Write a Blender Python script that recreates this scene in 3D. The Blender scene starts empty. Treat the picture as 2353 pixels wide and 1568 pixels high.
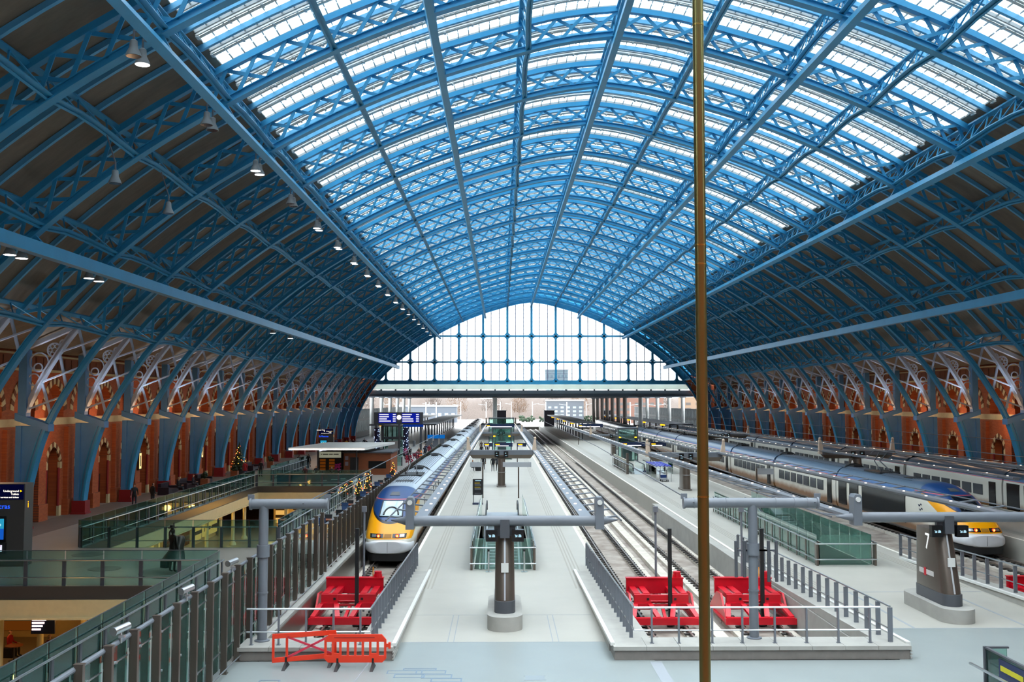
import bpy, math, random
from mathutils import Vector as V, noise as MN
random.seed(11)
SC = bpy.context.scene
COL = SC.collection
PI = math.pi
R = math.radians

def lin(h):
    h = h.lstrip('#')
    out = []
    for i in (0, 2, 4):
        c = int(h[i:i+2], 16) / 255
        out.append(c / 12.92 if c <= .04045 else ((c + .055) / 1.055) ** 2.4)
    return tuple(out) + (1,)

# ------------------------------------------------------------ mesh builder
class MB:
    def __init__(s):
        s.v = []; s.f = []; s.mi = []; s.cm = 0
    def mat(s, i): s.cm = i; return s
    def add(s, vs, fs):
        b = len(s.v); s.v += [tuple(p) for p in vs]
        for f in fs:
            s.f.append([b + i for i in f]); s.mi.append(s.cm)
        return s
    def quad(s, a, b, c, d): return s.add([a, b, c, d], [(0, 1, 2, 3)])
    def poly(s, pts): return s.add(pts, [tuple(range(len(pts)))])
    def box(s, x0, x1, y0, y1, z0, z1):
        return s.hexa([(x0,y0,z0),(x1,y0,z0),(x1,y1,z0),(x0,y1,z0),(x0,y0,z1),(x1,y0,z1),(x1,y1,z1),(x0,y1,z1)])
    def hexa(s, p):
        return s.add(p, [(0,3,2,1),(4,5,6,7),(0,1,5,4),(1,2,6,5),(2,3,7,6),(3,0,4,7)])
    def bar(s, p, q, w, h, up=(0, 0, 1)):
        p = V(p); q = V(q); d = (q - p).normalized(); u = V(up)
        sd = d.cross(u)
        if sd.length < 1e-4: sd = d.cross(V((1, 0, 0)))
        sd.normalize(); u = sd.cross(d); a = sd * (w / 2); b = u * (h / 2)
        return s.hexa([p-a-b, p+a-b, q+a-b, q-a-b, p-a+b, p+a+b, q+a+b, q-a+b])
    def tube(s, p, q, r, n=8, r2=None, cap=True):
        p = V(p); q = V(q); d = (q - p).normalized()
        x = d.cross(V((0, 0, 1)))
        if x.length < 1e-3: x = V((1, 0, 0))
        x.normalize(); y = d.cross(x); r2 = r if r2 is None else r2
        A = [p + (x*math.cos(2*PI*i/n) + y*math.sin(2*PI*i/n))*r for i in range(n)]
        B = [q + (x*math.cos(2*PI*i/n) + y*math.sin(2*PI*i/n))*r2 for i in range(n)]
        fs = [(i, (i+1) % n, n+(i+1) % n, n+i) for i in range(n)]
        if cap: fs += [tuple(range(n-1, -1, -1)), tuple(range(n, 2*n))]
        return s.add(A + B, fs)
    def tubes(s, pts, r, n=6):
        for a, b in zip(pts, pts[1:]): s.tube(a, b, r, n)
        return s
    def lathe(s, prof, c=(0, 0, 0), n=16, sx=1, sy=1):
        vs = []
        for r, z in prof:
            vs += [(c[0]+sx*r*math.cos(2*PI*i/n), c[1]+sy*r*math.sin(2*PI*i/n), c[2]+z) for i in range(n)]
        fs = []
        for k in range(len(prof)-1):
            fs += [(k*n+i, k*n+(i+1) % n, (k+1)*n+(i+1) % n, (k+1)*n+i) for i in range(n)]
        fs += [tuple(range(n-1, -1, -1)), tuple(range((len(prof)-1)*n, len(prof)*n))]
        return s.add(vs, fs)
    def ball(s, c, r, n=10, m=6, sx=1, sy=1, sz=1):
        return s.lathe([(max(.001, r*math.sin(PI*k/m)), -r*sz*math.cos(PI*k/m)) for k in range(m+1)], c, n, sx, sy)
    def loft(s, rings, cap=True):
        n = len(rings[0]); vs = [p for r in rings for p in r]; fs = []
        for k in range(len(rings)-1):
            fs += [(k*n+i, k*n+(i+1) % n, (k+1)*n+(i+1) % n, (k+1)*n+i) for i in range(n)]
        if cap: fs += [tuple(range(n-1, -1, -1)), tuple(range((len(rings)-1)*n, len(rings)*n))]
        return s.add(vs, fs)
    def prism(s, poly, axis, a, b):
        n = len(poly)
        mk = {'x': lambda p, t: (t, p[0], p[1]), 'y': lambda p, t: (p[0], t, p[1]), 'z': lambda p, t: (p[0], p[1], t)}[axis]
        return s.loft([[mk(p, a) for p in poly], [mk(p, b) for p in poly]])
    def sweep(s, ins, outs, y0, y1):          # a band in XZ between two polylines, extruded in Y
        rings = [[(a[0], y0, a[1]), (a[0], y1, a[1]), (b[0], y1, b[1]), (b[0], y0, b[1])] for a, b in zip(ins, outs)]
        return s.loft(rings)
    def ringXZ(s, cx, y, cz, ro, ri, t, n=16):
        rings = []
        for i in range(n+1):
            a = 2*PI*i/n; c = math.cos(a); d = math.sin(a)
            rings.append([(cx+ri*c, y-t, cz+ri*d), (cx+ri*c, y+t, cz+ri*d), (cx+ro*c, y+t, cz+ro*d), (cx+ro*c, y-t, cz+ro*d)])
        return s.loft(rings, cap=False)
    def build(s, name, mat, parent=None, smooth=False):
        if parent is None:
            xs, ys, zs = zip(*s.v)
            o0 = ((min(xs)+max(xs))/2, (min(ys)+max(ys))/2, min(zs))
        else:
            o0 = wloc(parent)
        me = bpy.data.meshes.new(name)
        me.from_pydata([(a-o0[0], b-o0[1], c-o0[2]) for a, b, c in s.v], [], s.f)
        for m in (mat if isinstance(mat, (list, tuple)) else [mat]): me.materials.append(m)
        if any(s.mi): me.polygons.foreach_set('material_index', s.mi)
        if smooth:
            me.polygons.foreach_set('use_smooth', [True]*len(s.f))
            try: me.set_sharp_from_angle(angle=R(38))
            except Exception: pass
        ob = bpy.data.objects.new(name, me); COL.objects.link(ob)
        if parent is None: ob.location = o0
        else: ob.parent = parent
        return ob

def wloc(o):
    x = y = z = 0
    while o is not None:
        x += o.location.x; y += o.location.y; z += o.location.z; o = o.parent
    return (x, y, z)

def tag(o, label, cat, group=None, kind=None):
    o['label'] = label; o['category'] = cat
    if group: o['group'] = group
    if kind: o['kind'] = kind
    return o
def thing(name, label, cat, loc=(0, 0, 0), group=None):
    o = bpy.data.objects.new(name, None); COL.objects.link(o); o.location = loc
    o.empty_display_size = .2
    return tag(o, label, cat, group)
def struct(o): o['kind'] = 'structure'; return o
def copy_tree(o, parent=None):
    c = o.copy(); COL.objects.link(c); c.parent = parent
    for ch in list(o.children): copy_tree(ch, c)
    return c
def dup(o, loc, label=None, rz=None, group=None):
    c = copy_tree(o); c.location = loc
    if rz is not None: c.rotation_euler = (0, 0, rz)
    if label: c['label'] = label
    if group: c['group'] = group
    return c
ORD = ['first','second','third','fourth','fifth','sixth','seventh','eighth','ninth','tenth','eleventh','twelfth','thirteenth','fourteenth','fifteenth','sixteenth','seventeenth','eighteenth','nineteenth','twentieth','twenty-first','twenty-second','twenty-third','twenty-fourth','twenty-fifth','twenty-sixth','twenty-seventh','twenty-eighth','twenty-ninth','thirtieth']

# ------------------------------------------------------------ materials
def new_mat(name):
    m = bpy.data.materials.new(name); m.use_nodes = True
    nt = m.node_tree; nt.nodes.clear()
    out = nt.nodes.new('ShaderNodeOutputMaterial')
    return m, nt, out
def mat(name, col, rough=.5, metal=0., var=0., scale=3., emit=None, estr=1., spec=.5, bump=0., stretch=None, col2=None):
    m, nt, out = new_mat(name)
    b = nt.nodes.new('ShaderNodeBsdfPrincipled'); nt.links.new(b.outputs[0], out.inputs[0])
    c = lin(col)
    b.inputs['Base Color'].default_value = c; b.inputs['Roughness'].default_value = rough
    b.inputs['Metallic'].default_value = metal; b.inputs['Specular IOR Level'].default_value = spec
    if emit:
        b.inputs['Emission Color'].default_value = lin(emit); b.inputs['Emission Strength'].default_value = estr
    if var or bump:
        tc = nt.nodes.new('ShaderNodeTexCoord'); n = nt.nodes.new('ShaderNodeTexNoise')
        n.inputs['Scale'].default_value = scale; n.inputs['Detail'].default_value = 5; n.inputs['Roughness'].default_value = .6
        src = tc.outputs['Object']
        if stretch:
            mp = nt.nodes.new('ShaderNodeMapping'); mp.inputs['Scale'].default_value = stretch
            nt.links.new(src, mp.inputs[0]); src = mp.outputs[0]
        nt.links.new(src, n.inputs['Vector'])
        if var:
            mr = nt.nodes.new('ShaderNodeMapRange'); mr.inputs[1].default_value = .3; mr.inputs[2].default_value = .7
            nt.links.new(n.outputs['Fac'], mr.inputs[0])
            mx = nt.nodes.new('ShaderNodeMix'); mx.data_type = 'RGBA'
            nt.links.new(mr.outputs[0], mx.inputs[0])
            d = lin(col2) if col2 else tuple(x*(1-var) for x in c[:3]) + (1,)
            mx.inputs[6].default_value = d; mx.inputs[7].default_value = c if col2 else tuple(min(1, x*(1+var*.6)) for x in c[:3]) + (1,)
            nt.links.new(mx.outputs[2], b.inputs['Base Color'])
        if bump:
            bp = nt.nodes.new('ShaderNodeBump'); bp.inputs['Strength'].default_value = bump; bp.inputs['Distance'].default_value = .02
            nt.links.new(n.outputs['Fac'], bp.inputs['Height']); nt.links.new(bp.outputs[0], b.inputs['Normal'])
    return m
def emat(name, col, s):
    m, nt, out = new_mat(name)
    e = nt.nodes.new('ShaderNodeEmission'); e.inputs[0].default_value = lin(col); e.inputs[1].default_value = s
    nt.links.new(e.outputs[0], out.inputs[0]); return m
def glass(name, tint, refl=.06, rough=.03, roof_sheen=0, sheen_col='BFE6DA'):
    m, nt, out = new_mat(name)
    t = nt.nodes.new('ShaderNodeBsdfTransparent'); t.inputs[0].default_value = lin(tint)
    g = nt.nodes.new('ShaderNodeBsdfGlossy'); g.inputs['Roughness'].default_value = rough
    g.inputs['Color'].default_value = (.9, .97, .95, 1)
    lw = nt.nodes.new('ShaderNodeFresnel'); lw.inputs[0].default_value = 1.35
    mx = nt.nodes.new('ShaderNodeMixShader')
    ml = nt.nodes.new('ShaderNodeMath'); ml.operation = 'MULTIPLY'; ml.inputs[1].default_value = refl/.06
    ml.use_clamp = True
    nt.links.new(lw.outputs[0], ml.inputs[0]); nt.links.new(ml.outputs[0], mx.inputs[0])
    nt.links.new(t.outputs[0], mx.inputs[1]); nt.links.new(g.outputs[0], mx.inputs[2])
    if roof_sheen:  # mint diffuse share stands in for the bright roof mirrored in the panes
        d = nt.nodes.new('ShaderNodeBsdfDiffuse'); d.inputs[0].default_value = lin(sheen_col)
        tl = nt.nodes.new('ShaderNodeBsdfTranslucent'); tl.inputs[0].default_value = lin(sheen_col)
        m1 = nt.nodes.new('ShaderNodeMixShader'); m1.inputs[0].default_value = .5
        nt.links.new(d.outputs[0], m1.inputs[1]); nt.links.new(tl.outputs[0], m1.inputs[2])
        m2 = nt.nodes.new('ShaderNodeMixShader'); m2.inputs[0].default_value = roof_sheen
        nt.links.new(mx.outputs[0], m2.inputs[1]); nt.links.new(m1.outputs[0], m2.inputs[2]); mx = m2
    nt.links.new(mx.outputs[0], out.inputs[0]); return m

M = {}
M['blue'] = mat('sky_blue_paint', '2F8EBA', .42, var=.10, scale=.6)
M['blue2'] = mat('sky_blue_column_paint', '4E82B0', .45, var=.12, scale=.8)
M['rafter'] = mat('backlit_rafter_blue', '5CA6CE', .45, var=.08, scale=.6)  # rafters share the blue paint; glow from the glazing is painted in
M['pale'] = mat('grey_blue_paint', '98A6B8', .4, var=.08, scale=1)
M['deck'] = mat('roof_boarding', '746A5C', .8, var=.18, scale=.8, stretch=(1, 3, 1))
M['white'] = mat('white_painted_metal', 'CFD0CC', .5)
M['gutter'] = mat('grey_gutter', '9AA3A6', .6)
M['roofglass'] = glass('roof_glass', 'FAFCFD', .05)
M['southglass'] = glass('south_screen_glass', '8A9094', .05)
M['endglass'] = glass('end_screen_glass', 'BFC4C8', .05)
M['glass'] = glass('green_glass', 'E9F5F1', .10, roof_sheen=.12, sheen_col='A8E0D0')
M['glassd'] = glass('deep_green_glass', 'D3EAE4', .11, roof_sheen=.055, sheen_col='7CC8C0')
M['clear'] = glass('clear_glass', 'F6FAF9', .06)
M['stone'] = mat('cream_stone', 'CDB98D', .8, var=.15, scale=1.2)
M['steel'] = mat('grey_painted_steel', '6C727A', .4, var=.06, scale=1)
M['dsteel'] = mat('dark_grey_steel', '4B4E54', .45)
M['bronze'] = mat('bronze_grey_cladding', '6B625A', .3, .6, var=.08, scale=1)
M['chrome'] = mat('brushed_stainless', 'C4C8CB', .28, .9)
M['black'] = mat('black_plastic', '16181B', .45)
M['red'] = mat('red_gloss_paint', 'C50A22', .32, var=.12, scale=1.5)
M['dred'] = mat('oxblood_paint', '8A1A1C', .45)
M['orange'] = mat('orange_plastic', 'E0381A', .4)
M['concrete'] = mat('grey_concrete', 'A09F99', .8, var=.12, scale=1.2)
M['dconc'] = mat('brown_grey_granite', '7D7873', .55, var=.1, scale=4)
M['railm'] = mat('rail_steel', '8A8078', .35, .8)
M['ballast'] = mat('stained_concrete_trackbed', 'A49C92', .85, var=.28, scale=.9, col2='6E625A')
M['floor'] = mat('pale_terrazzo', '88908F', .36, var=.05, scale=.5)
M['floorw'] = mat('warm_pale_paving', 'A5A39A', .5, var=.05, scale=.5)
M['floord'] = mat('dark_slate_paving', '6A6763', .4, var=.1, scale=1)
M['cream'] = mat('cream_painted_iron', 'D8CFA0', .5)
M['lamp'] = emat('warm_white_lamp', 'FFF0E0', 3)
M['lampc'] = emat('white_lamp', 'FFF8F4', 5)
M['navy'] = mat('navy_sign', '10204E', .4)
M['wood'] = mat('orange_brown_timber', '8A4A28', .5, var=.15, scale=2, stretch=(1, 1, 8))
# ------------------------------------------------------------ camera, light
F_PX = 2335.
YAW = math.atan(26.5/F_PX); PITCH = math.atan(138/F_PX)
cam = bpy.data.cameras.new('camera'); co = bpy.data.objects.new('camera', cam); COL.objects.link(co)
cam.sensor_width = 36; cam.lens = 36*F_PX/2353; cam.clip_end = 3000; cam.clip_start = .1
co.location = (0, 0, 8); co.rotation_euler = (PI/2 + PITCH, 0, -YAW); SC.camera = co
w = bpy.data.worlds.new('overcast_sky'); SC.world = w; w.use_nodes = True
bg = w.node_tree.nodes['Background']; bg.inputs[0].default_value = (.90, .96, 1, 1); bg.inputs[1].default_value = 9.5
SC.view_settings.view_transform = 'Standard'; SC.view_settings.look = 'None'
SC.view_settings.exposure = 0; SC.view_settings.gamma = 1; SC.view_settings.use_curve_mapping = False
cy = SC.cycles
cy.use_denoising = True; cy.max_bounces = 7; cy.diffuse_bounces = 3; cy.glossy_bounces = 2
cy.adaptive_threshold = .03
cy.transparent_max_bounces = 40; cy.caustics_reflective = False; cy.caustics_refractive = False
cy.sample_clamp_indirect = 8

def lamp(name, typ, loc, power, col='FFFFFF', rot=None, size=1, size_y=None, spot=90):
    l = bpy.data.lights.new(name, typ); l.energy = power; l.color = lin(col)[:3]
    if typ == 'AREA':
        l.size = size
        if size_y: l.shape = 'RECTANGLE'; l.size_y = size_y
    elif typ == 'SPOT': l.spot_size = R(spot); l.spot_blend = .6; l.shadow_soft_size = size
    else: l.shadow_soft_size = size
    o = bpy.data.objects.new(name, l); COL.objects.link(o); o.location = loc
    if rot: o.rotation_euler = rot
    return o

# ------------------------------------------------------------ roof geometry (xc = X - XC)
XC = 6.35
KN = [(0,28.2),(2.6,27.85),(5.1,27.25),(10.05,25.75),(14.6,23.9),(19.4,21.4),(23.6,18.75),(27.6,15.55),(31.1,12.0),(33.2,9.0),(34.7,6.2),(35.6,3.0),(35.95,.3)]
def curve(kn, n=12):
    pts = []
    for i in range(len(kn)-1):
        p0 = V(kn[max(i-1, 0)]); p1 = V(kn[i]); p2 = V(kn[i+1]); p3 = V(kn[min(i+2, len(kn)-1)])
        for k in range(n):
            t = k/n
            pts.append(.5*((2*p1)+(p2-p0)*t+(2*p0-5*p1+4*p2-p3)*t*t+(3*p1-p0-3*p2+p3)*t**3))
    pts.append(V(kn[-1])); return pts
CR = curve(KN)
CL = [0.]
for a, b in zip(CR, CR[1:]): CL.append(CL[-1] + (b-a).length)
def arc(s):                     # point and outward normal on the inner chord at arc length s from the crown
    sg = 1 if s >= 0 else -1; s = abs(s)
    for i in range(len(CL)-1):
        if CL[i+1] >= s or i == len(CL)-2:
            t = (s-CL[i])/(CL[i+1]-CL[i]); p = CR[i].lerp(CR[i+1], t); d = (CR[i+1]-CR[i]).normalized(); break
    a = max(1, i-3); d = (CR[min(i+4, len(CR)-1)]-CR[max(i-3, 0)]).normalized()
    return V((sg*p.x, p.y)), V((sg*-d.y, d.x))
def s_at(x):
    for i in range(len(CR)-1):
        if CR[i+1].x >= x: return CL[i]+(CL[i+1]-CL[i])*(x-CR[i].x)/(CR[i+1].x-CR[i].x)
S_SPR = next(CL[i] for i in range(len(CR)) if CR[i].y <= 6.45)
S_EAVE = s_at(31.2); S_END = CL[-1]
DEP = 1.75
def off(s, d):
    p, n = arc(s); q = p + n*d; return (XC+q.x, q.y)
RIBY = [64.2+8.94*k for k in range(-4, 17)]      # 28.4 .. 207.24
BAY = 8.94
def srange(a, b, n): return [a+(b-a)*i/n for i in range(n+1)]

# rib prototype at Y = 0
def make_rib():
    rib = thing('roof_rib', 'x', 'roof rib', (0, 0, 0), 'blue lattice ribs of the train shed roof')
    ss = srange(-S_SPR, S_SPR, 76)
    lo = MB(); lo.sweep([off(s, 0) for s in ss], [off(s, .30) for s in ss], -.10, .10)
    lo.sweep([off(s, -.03) for s in ss], [off(s, .03) for s in ss], -.26, .26)
    lo.sweep([off(s, .27) for s in ss], [off(s, .31) for s in ss], -.2, .2)
    lo.build('bottom_chord', M['blue'], rib)
    se = srange(-S_EAVE-.2, S_EAVE+.2, 64)
    up = MB(); up.sweep([off(s, DEP-.3) for s in se], [off(s, DEP) for s in se], -.09, .09)
    up.sweep([off(s, DEP-.33) for s in se], [off(s, DEP-.28) for s in se], -.18, .18)
    up.build('top_chord', M['blue'], rib)
    we = MB(); n = 48
    st = srange(-S_EAVE, S_EAVE, n)
    for i in range(n):
        a0 = off(st[i], .25); a1 = off(st[i+1], .25); b0 = off(st[i], DEP-.3); b1 = off(st[i+1], DEP-.3)
        we.bar((a0[0], -.06, a0[1]), (b1[0], -.06, b1[1]), .05, .13, (0, 1, 0)) if False else None
        we.bar((a0[0], -.07, a0[1]), (b1[0], -.07, b1[1]), .17, .06, (0, 1, 0))
        we.bar((b0[0], .07, b0[1]), (a1[0], .07, a1[1]), .17, .06, (0, 1, 0))
    we.build('lattice_web', M['blue'], rib)
    for sg in (-1, 1):
        f = lambda x: XC+sg*x
        # leg from the floor to the springing
        inn = [p for p in CR if p.y <= 6.45]
        leg = MB()
        a = [(f(p.x), p.y) for p in inn]; b = [(f(36.5), p.y) for p in inn]
        leg.sweep(a, b, -.2, .2)
        fl_ = MB(); fl_.sweep([(f(p.x-.03), p.y) for p in inn], [(f(p.x+.12), p.y) for p in inn], -.36, .36); fl_.sweep([(f(p.x+.3), p.y) for p in inn], [(f(p.x+.36), p.y) for p in inn], -.24, .24)
        fl_.build('inner_flange', M['blue'], rib)
        leg.box(min(f(36.2), f(36.55)), max(f(36.2), f(36.55)), -.36, .36, .3, 6.45)
        zz = 6.3
        for (x0, x1, z0, z1) in ((34.5, 36.6, 6.1, 6.55),):
            leg.hexa([(f(x0), -.42, z0-.0), (f(x1), -.42, z0+.7), (f(x1), .42, z0+.7), (f(x0), .42, z0), (f(x0), -.42, z1), (f(x1), -.42, z1+.7), (f(x1), .42, z1+.7), (f(x0), .42, z1)])
        for zc in (2.2, 4.2): leg.box(min(f(35.7), f(36.3)), max(f(35.7), f(36.3)), -.235, .235, zc-.03, zc+.03)
        leg.build('leg', M['blue2'], rib)
        pl = MB(); x0, x1 = sorted((f(35.7), f(36.65)))
        pl.box(x0, x1, -.45, .45, 0, .95); pl.box(x0-.06, x1+.06, -.5, .5, 0, .14)
        pl.build('plinth', M['dred'], rib)
        # outer chord, post, strut and rings of the spandrel
        kn = [(36.05, 7.0), (35.75, 7.9), (34.75, 9.85), (33.7, 11.5), (32.75, 12.75)]
        oc = curve(kn, 6); tn = []
        for i, p in enumerate(oc):
            d = (oc[min(i+1, len(oc)-1)]-oc[max(i-1, 0)]).normalized(); tn.append(V((-d.y, d.x)))
        sp = MB()
        sp.sweep([(f(p.x), p.y) for p in oc], [(f((p-t*.3).x), (p-t*.3).y) for p, t in zip(oc, tn)], -.1, .1)
        sp.sweep([(f((p+t*.03).x), (p+t*.03).y) for p, t in zip(oc, tn)], [(f((p-t*.04).x), (p-t*.04).y) for p, t in zip(oc, tn)], -.25, .25)
        sp.hexa([(f(32.6), -.2, 12.75), (f(36.5), -.2, 11.05), (f(36.5), .2, 11.05), (f(32.6), .2, 12.75), (f(32.6), -.2, 13.0), (f(36.5), -.2, 11.35), (f(36.5), .2, 11.35), (f(32.6), .2, 13.0)])
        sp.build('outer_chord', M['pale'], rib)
        po = MB(); x0, x1 = sorted((f(36.0), f(36.5)))
        po.box(x0, x1, -.25, .25, 6.8, 11.25); po.box(min(f(35.95), f(36.1)), max(f(35.95), f(36.1)), -.32, .32, 6.8, 11.2)
        po.build('wall_post', M['blue2'], rib)
        orn = MB()
        for (x, z, r) in ((35.35, 10.45, .62), (34.4, 11.2, .48), (33.85, 11.62, .27), (35.65, 9.35, .4), (35.4, 10.1, .3)):
            orn.ringXZ(f(x), 0, z, r, r-.07, .05, 14)
        for q in range(6):
            orn.ringXZ(f(34.4)+.27*math.cos(q*PI/3), 0, 11.2+.27*math.sin(q*PI/3), .15, .1, .04, 8)
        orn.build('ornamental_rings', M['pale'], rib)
        br = MB()
        ips = [(V(p), ) for p in ()]
        def innx(z):
            for p, q in zip(CR, CR[1:]):
                if q.y <= z <= p.y: return p.x+(q.x-p.x)*(p.y-z)/(p.y-q.y)
        def outx(z):
            for p, q in zip(oc, oc[1:]):
                if p.y <= z <= q.y: return p.x+(q.x-p.x)*(z-p.y)/(q.y-p.y)
        for (zi, zo) in ((8.4, 7.5), (10.3, 9.2), (12.2, 11.1)):
            br.bar((f(innx(zi)), 0, zi), (f(outx(zo)), 0, zo), .1, .14, (0, 1, 0))
        for (zo, zi) in ((9.1, 6.7), (10.9, 8.4), (12.5, 10.3)):
            br.bar((f(outx(zo)), .1, zo), (f(innx(zi)), .1, zi), .14, .14, (0, 1, 0))
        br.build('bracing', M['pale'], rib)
    return rib
rib0 = make_rib()
for i, y in enumerate(RIBY):
    k = len(RIBY)-1-i
    lab = ('blue lattice roof rib against the glazed end wall' if k == 0 else
           'blue lattice roof rib, %s out from the glazed end wall' % ORD[k-1])
    r = rib0 if i == 0 else copy_tree(rib0)
    r.location = (0, y, 0); r['label'] = lab

# longitudinal lattice purlins and the box rails under the ribs
PX = [0, 4.8, 9.5, 14.0, 18.8, 23.0, 27.2, 31.0]
def make_purlin(s, label):
    t = thing('lattice_purlin', label, 'purlin', (off(s, 0)[0], RIBY[0], off(s, 0)[1]), 'lattice purlins running the length of the roof')
    p, n = arc(s)
    pr = V((XC+p.x, 0, p.y)); nv = V((n.x, 0, n.y))
    def at(d, y): q = pr+nv*d; return (q.x, y, q.z)
    tv = V((-n.y, 0, n.x))
    lo = MB(); up = MB(); we = MB()
    for a, b in zip(RIBY, RIBY[1:]):
        prof = [(a, .05), (a+BAY*.33, .42), (a+BAY*.6, .42), (b, .05)]
        for (y0, d0), (y1, d1) in zip(prof, prof[1:]):
            [lo.bar(V(at(d0, y0))+tv*e_, V(at(d1, y1))+tv*e_, .1, .08, nv) for e_ in (-.11, .11)]; lo.bar(at(d0+.07, y0), at(d1+.07, y1), .26, .03, nv)
        N = 6 if abs(s) < 21 else 3
        def low(t): 
            y = t*BAY
            return .05+.37*min(1, t/.33) if t < .33 else (.42 if t < .6 else .42-.37*(t-.6)/.4)
        for k in range(N):
            t0 = k/N; t1 = (k+.5)/N; t2 = (k+1)/N
            for sd in (-.09, .09):
                we.bar(at(low(t0)+.1, a+t0*BAY), at(DEP-.1, a+t1*BAY), .05, .07, (1, 0, 0))
                we.bar(at(DEP-.1, a+t1*BAY), at(low(t2)+.1, a+t2*BAY), .05, .07, (1, 0, 0)); break
    up.bar(at(DEP-.05, RIBY[0]), at(DEP-.05, RIBY[-1]), .24, .14, nv)
    lo.build('bottom_chord', M['blue'], t); up.build('top_chord', M['blue'], t); we.build('lattice_web', M['blue'], t)
    return t
side = {-1: 'left', 1: 'right'}
for x in PX:
    for sg in ((1,) if x == 0 else (-1, 1)):
        i = PX.index(x)
        lab = 'blue lattice purlin along the crown of the arched roof' if x == 0 else 'blue lattice purlin, %s out from the roof crown on the %s slope' % (ORD[i-1], side[sg])
        make_purlin(sg*s_at(x) if x else 0., lab)
RX = [(0, 'under the roof crown'), (9.75, 'half way down the glazing'), (19.1, 'along the lower edge of the glazing'), (27.7, 'low on the boarded slope above the brick wall')]
RAIL = {}
for x, what in RX:
    for sg in ((1,) if x == 0 else (-1, 1)):
        s = sg*s_at(x) if x else 0.
        p, n = arc(s); c = V((XC+p.x, 0, p.y))-V((n.x, 0, n.y))*.85
        RAIL[sg*x] = (c.x, c.z)
        lab = 'long blue box rail under the roof crown' if x == 0 else 'long blue box rail %s, %s side' % (what, side[sg])
        t = thing('roof_rail', lab, 'rail', (c.x, RIBY[0], c.z), 'box rails hung under the roof ribs')
        hh = .58 if x == 27.7 else .44
        b = MB(); b.bar((c.x, 18, c.z), (c.x, RIBY[-1], c.z), hh*.8, hh, (n.x, 0, n.y) if x != 27.7 else (0, 0, 1)); b.build('beam', M['blue'], t)
        h0 = None
        for y in RIBY:
            if h0 is None:
                h = MB(); h.bar((c.x, y, c.z), (c.x+n.x*.9, y, c.z+n.y*.9), .34, .2, (0, 1, 0)); h0 = h.build('hanger', M['blue'], t)
            else:
                q = h0.copy(); COL.objects.link(q); q.location.y = y-RIBY[0]

# boarding, rafters, glazing
Y0R, Y1R = -2.0, 207.3
GX = s_at(18.45)
dk = MB()
for sg in (-1, 1):
    ss = [sg*s for s in srange(GX, S_EAVE+.15, 14)]
    a = [off(s, DEP+.32) for s in ss]; a += [(XC+sg*36.9, 11.3), (XC+sg*37.6, 11.25)]
    b = [off(s, DEP+.5) for s in ss]; b += [(XC+sg*36.9, 11.6), (XC+sg*37.6, 11.5)]
    dk.sweep(a, b, Y0R, Y1R)
struct(dk.build('ceiling', M['deck']))
def raf(m, y, wd):
    ss = srange(-S_EAVE, S_EAVE, 56)
    m.sweep([off(s, DEP+.08) for s in ss], [off(s, DEP+.3) for s in ss], y-.06, y+.06)
    m.sweep([off(s, DEP+.05) for s in ss], [off(s, DEP+.09) for s in ss], y-wd, y+wd)
rm = MB(); raf(rm, 0, .10)
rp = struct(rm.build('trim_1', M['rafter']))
n = 1
SUB = BAY/4
ylist = []
y = RIBY[0]-BAY*3
while y < RIBY[-1]-.1:
    ylist.append(y); y += SUB
rz0 = rp.location.z; first = True
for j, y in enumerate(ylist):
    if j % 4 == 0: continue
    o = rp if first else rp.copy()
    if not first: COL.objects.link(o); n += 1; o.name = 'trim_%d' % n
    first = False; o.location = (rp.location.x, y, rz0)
ss = srange(-GX, GX, 44)
gp = MB(); D0 = DEP+.42
gp.sweep([off(s, D0) for s in ss], [off(s, D0+.02) for s in ss], .06, SUB-.06)
win = struct(gp.build('window_1', M['roofglass']))
gl = MB()
nb = 66
for s in srange(-GX, GX, nb):
    a = off(s, D0-.03)
    gl.bar((a[0], .06, a[1]), (a[0], SUB-.06, a[1]), .05, .06)
gl.build('glazing_bars', M['gutter'], win)
gu = MB()
for dy in (-.16, .16):
    gu.sweep([off(s, D0-.26) for s in ss], [off(s, D0-.19) for s in ss], SUB*.5+dy-.06, SUB*.5+dy+.06)
for s in srange(-GX, GX, 26):
    a = off(s, D0-.29); b = off(s, D0-.05)
    gu.bar((a[0], SUB*.5-.2, a[1]), (a[0], SUB*.5+.2, a[1]), .12, .06); gu.bar((a[0], SUB*.5, a[1]), (b[0], SUB*.5, b[1]), .08, .1)
gu.build('access_rail', M['white'], win)
g2 = MB(); g2.sweep([off(s, D0-.12) for s in ss], [off(s, D0+.03) for s in ss], SUB*.5-.2, SUB*.5+.2)
g2.build('gutter', M['gutter'], win)
wl0 = win.location.copy()
n = 1
for j, y in enumerate(ylist):
    c = win if j == 0 else copy_tree(win)
    if j: n += 1; c.name = 'window_%d' % n
    c.location = (wl0.x, wl0.y+y, wl0.z)

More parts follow.
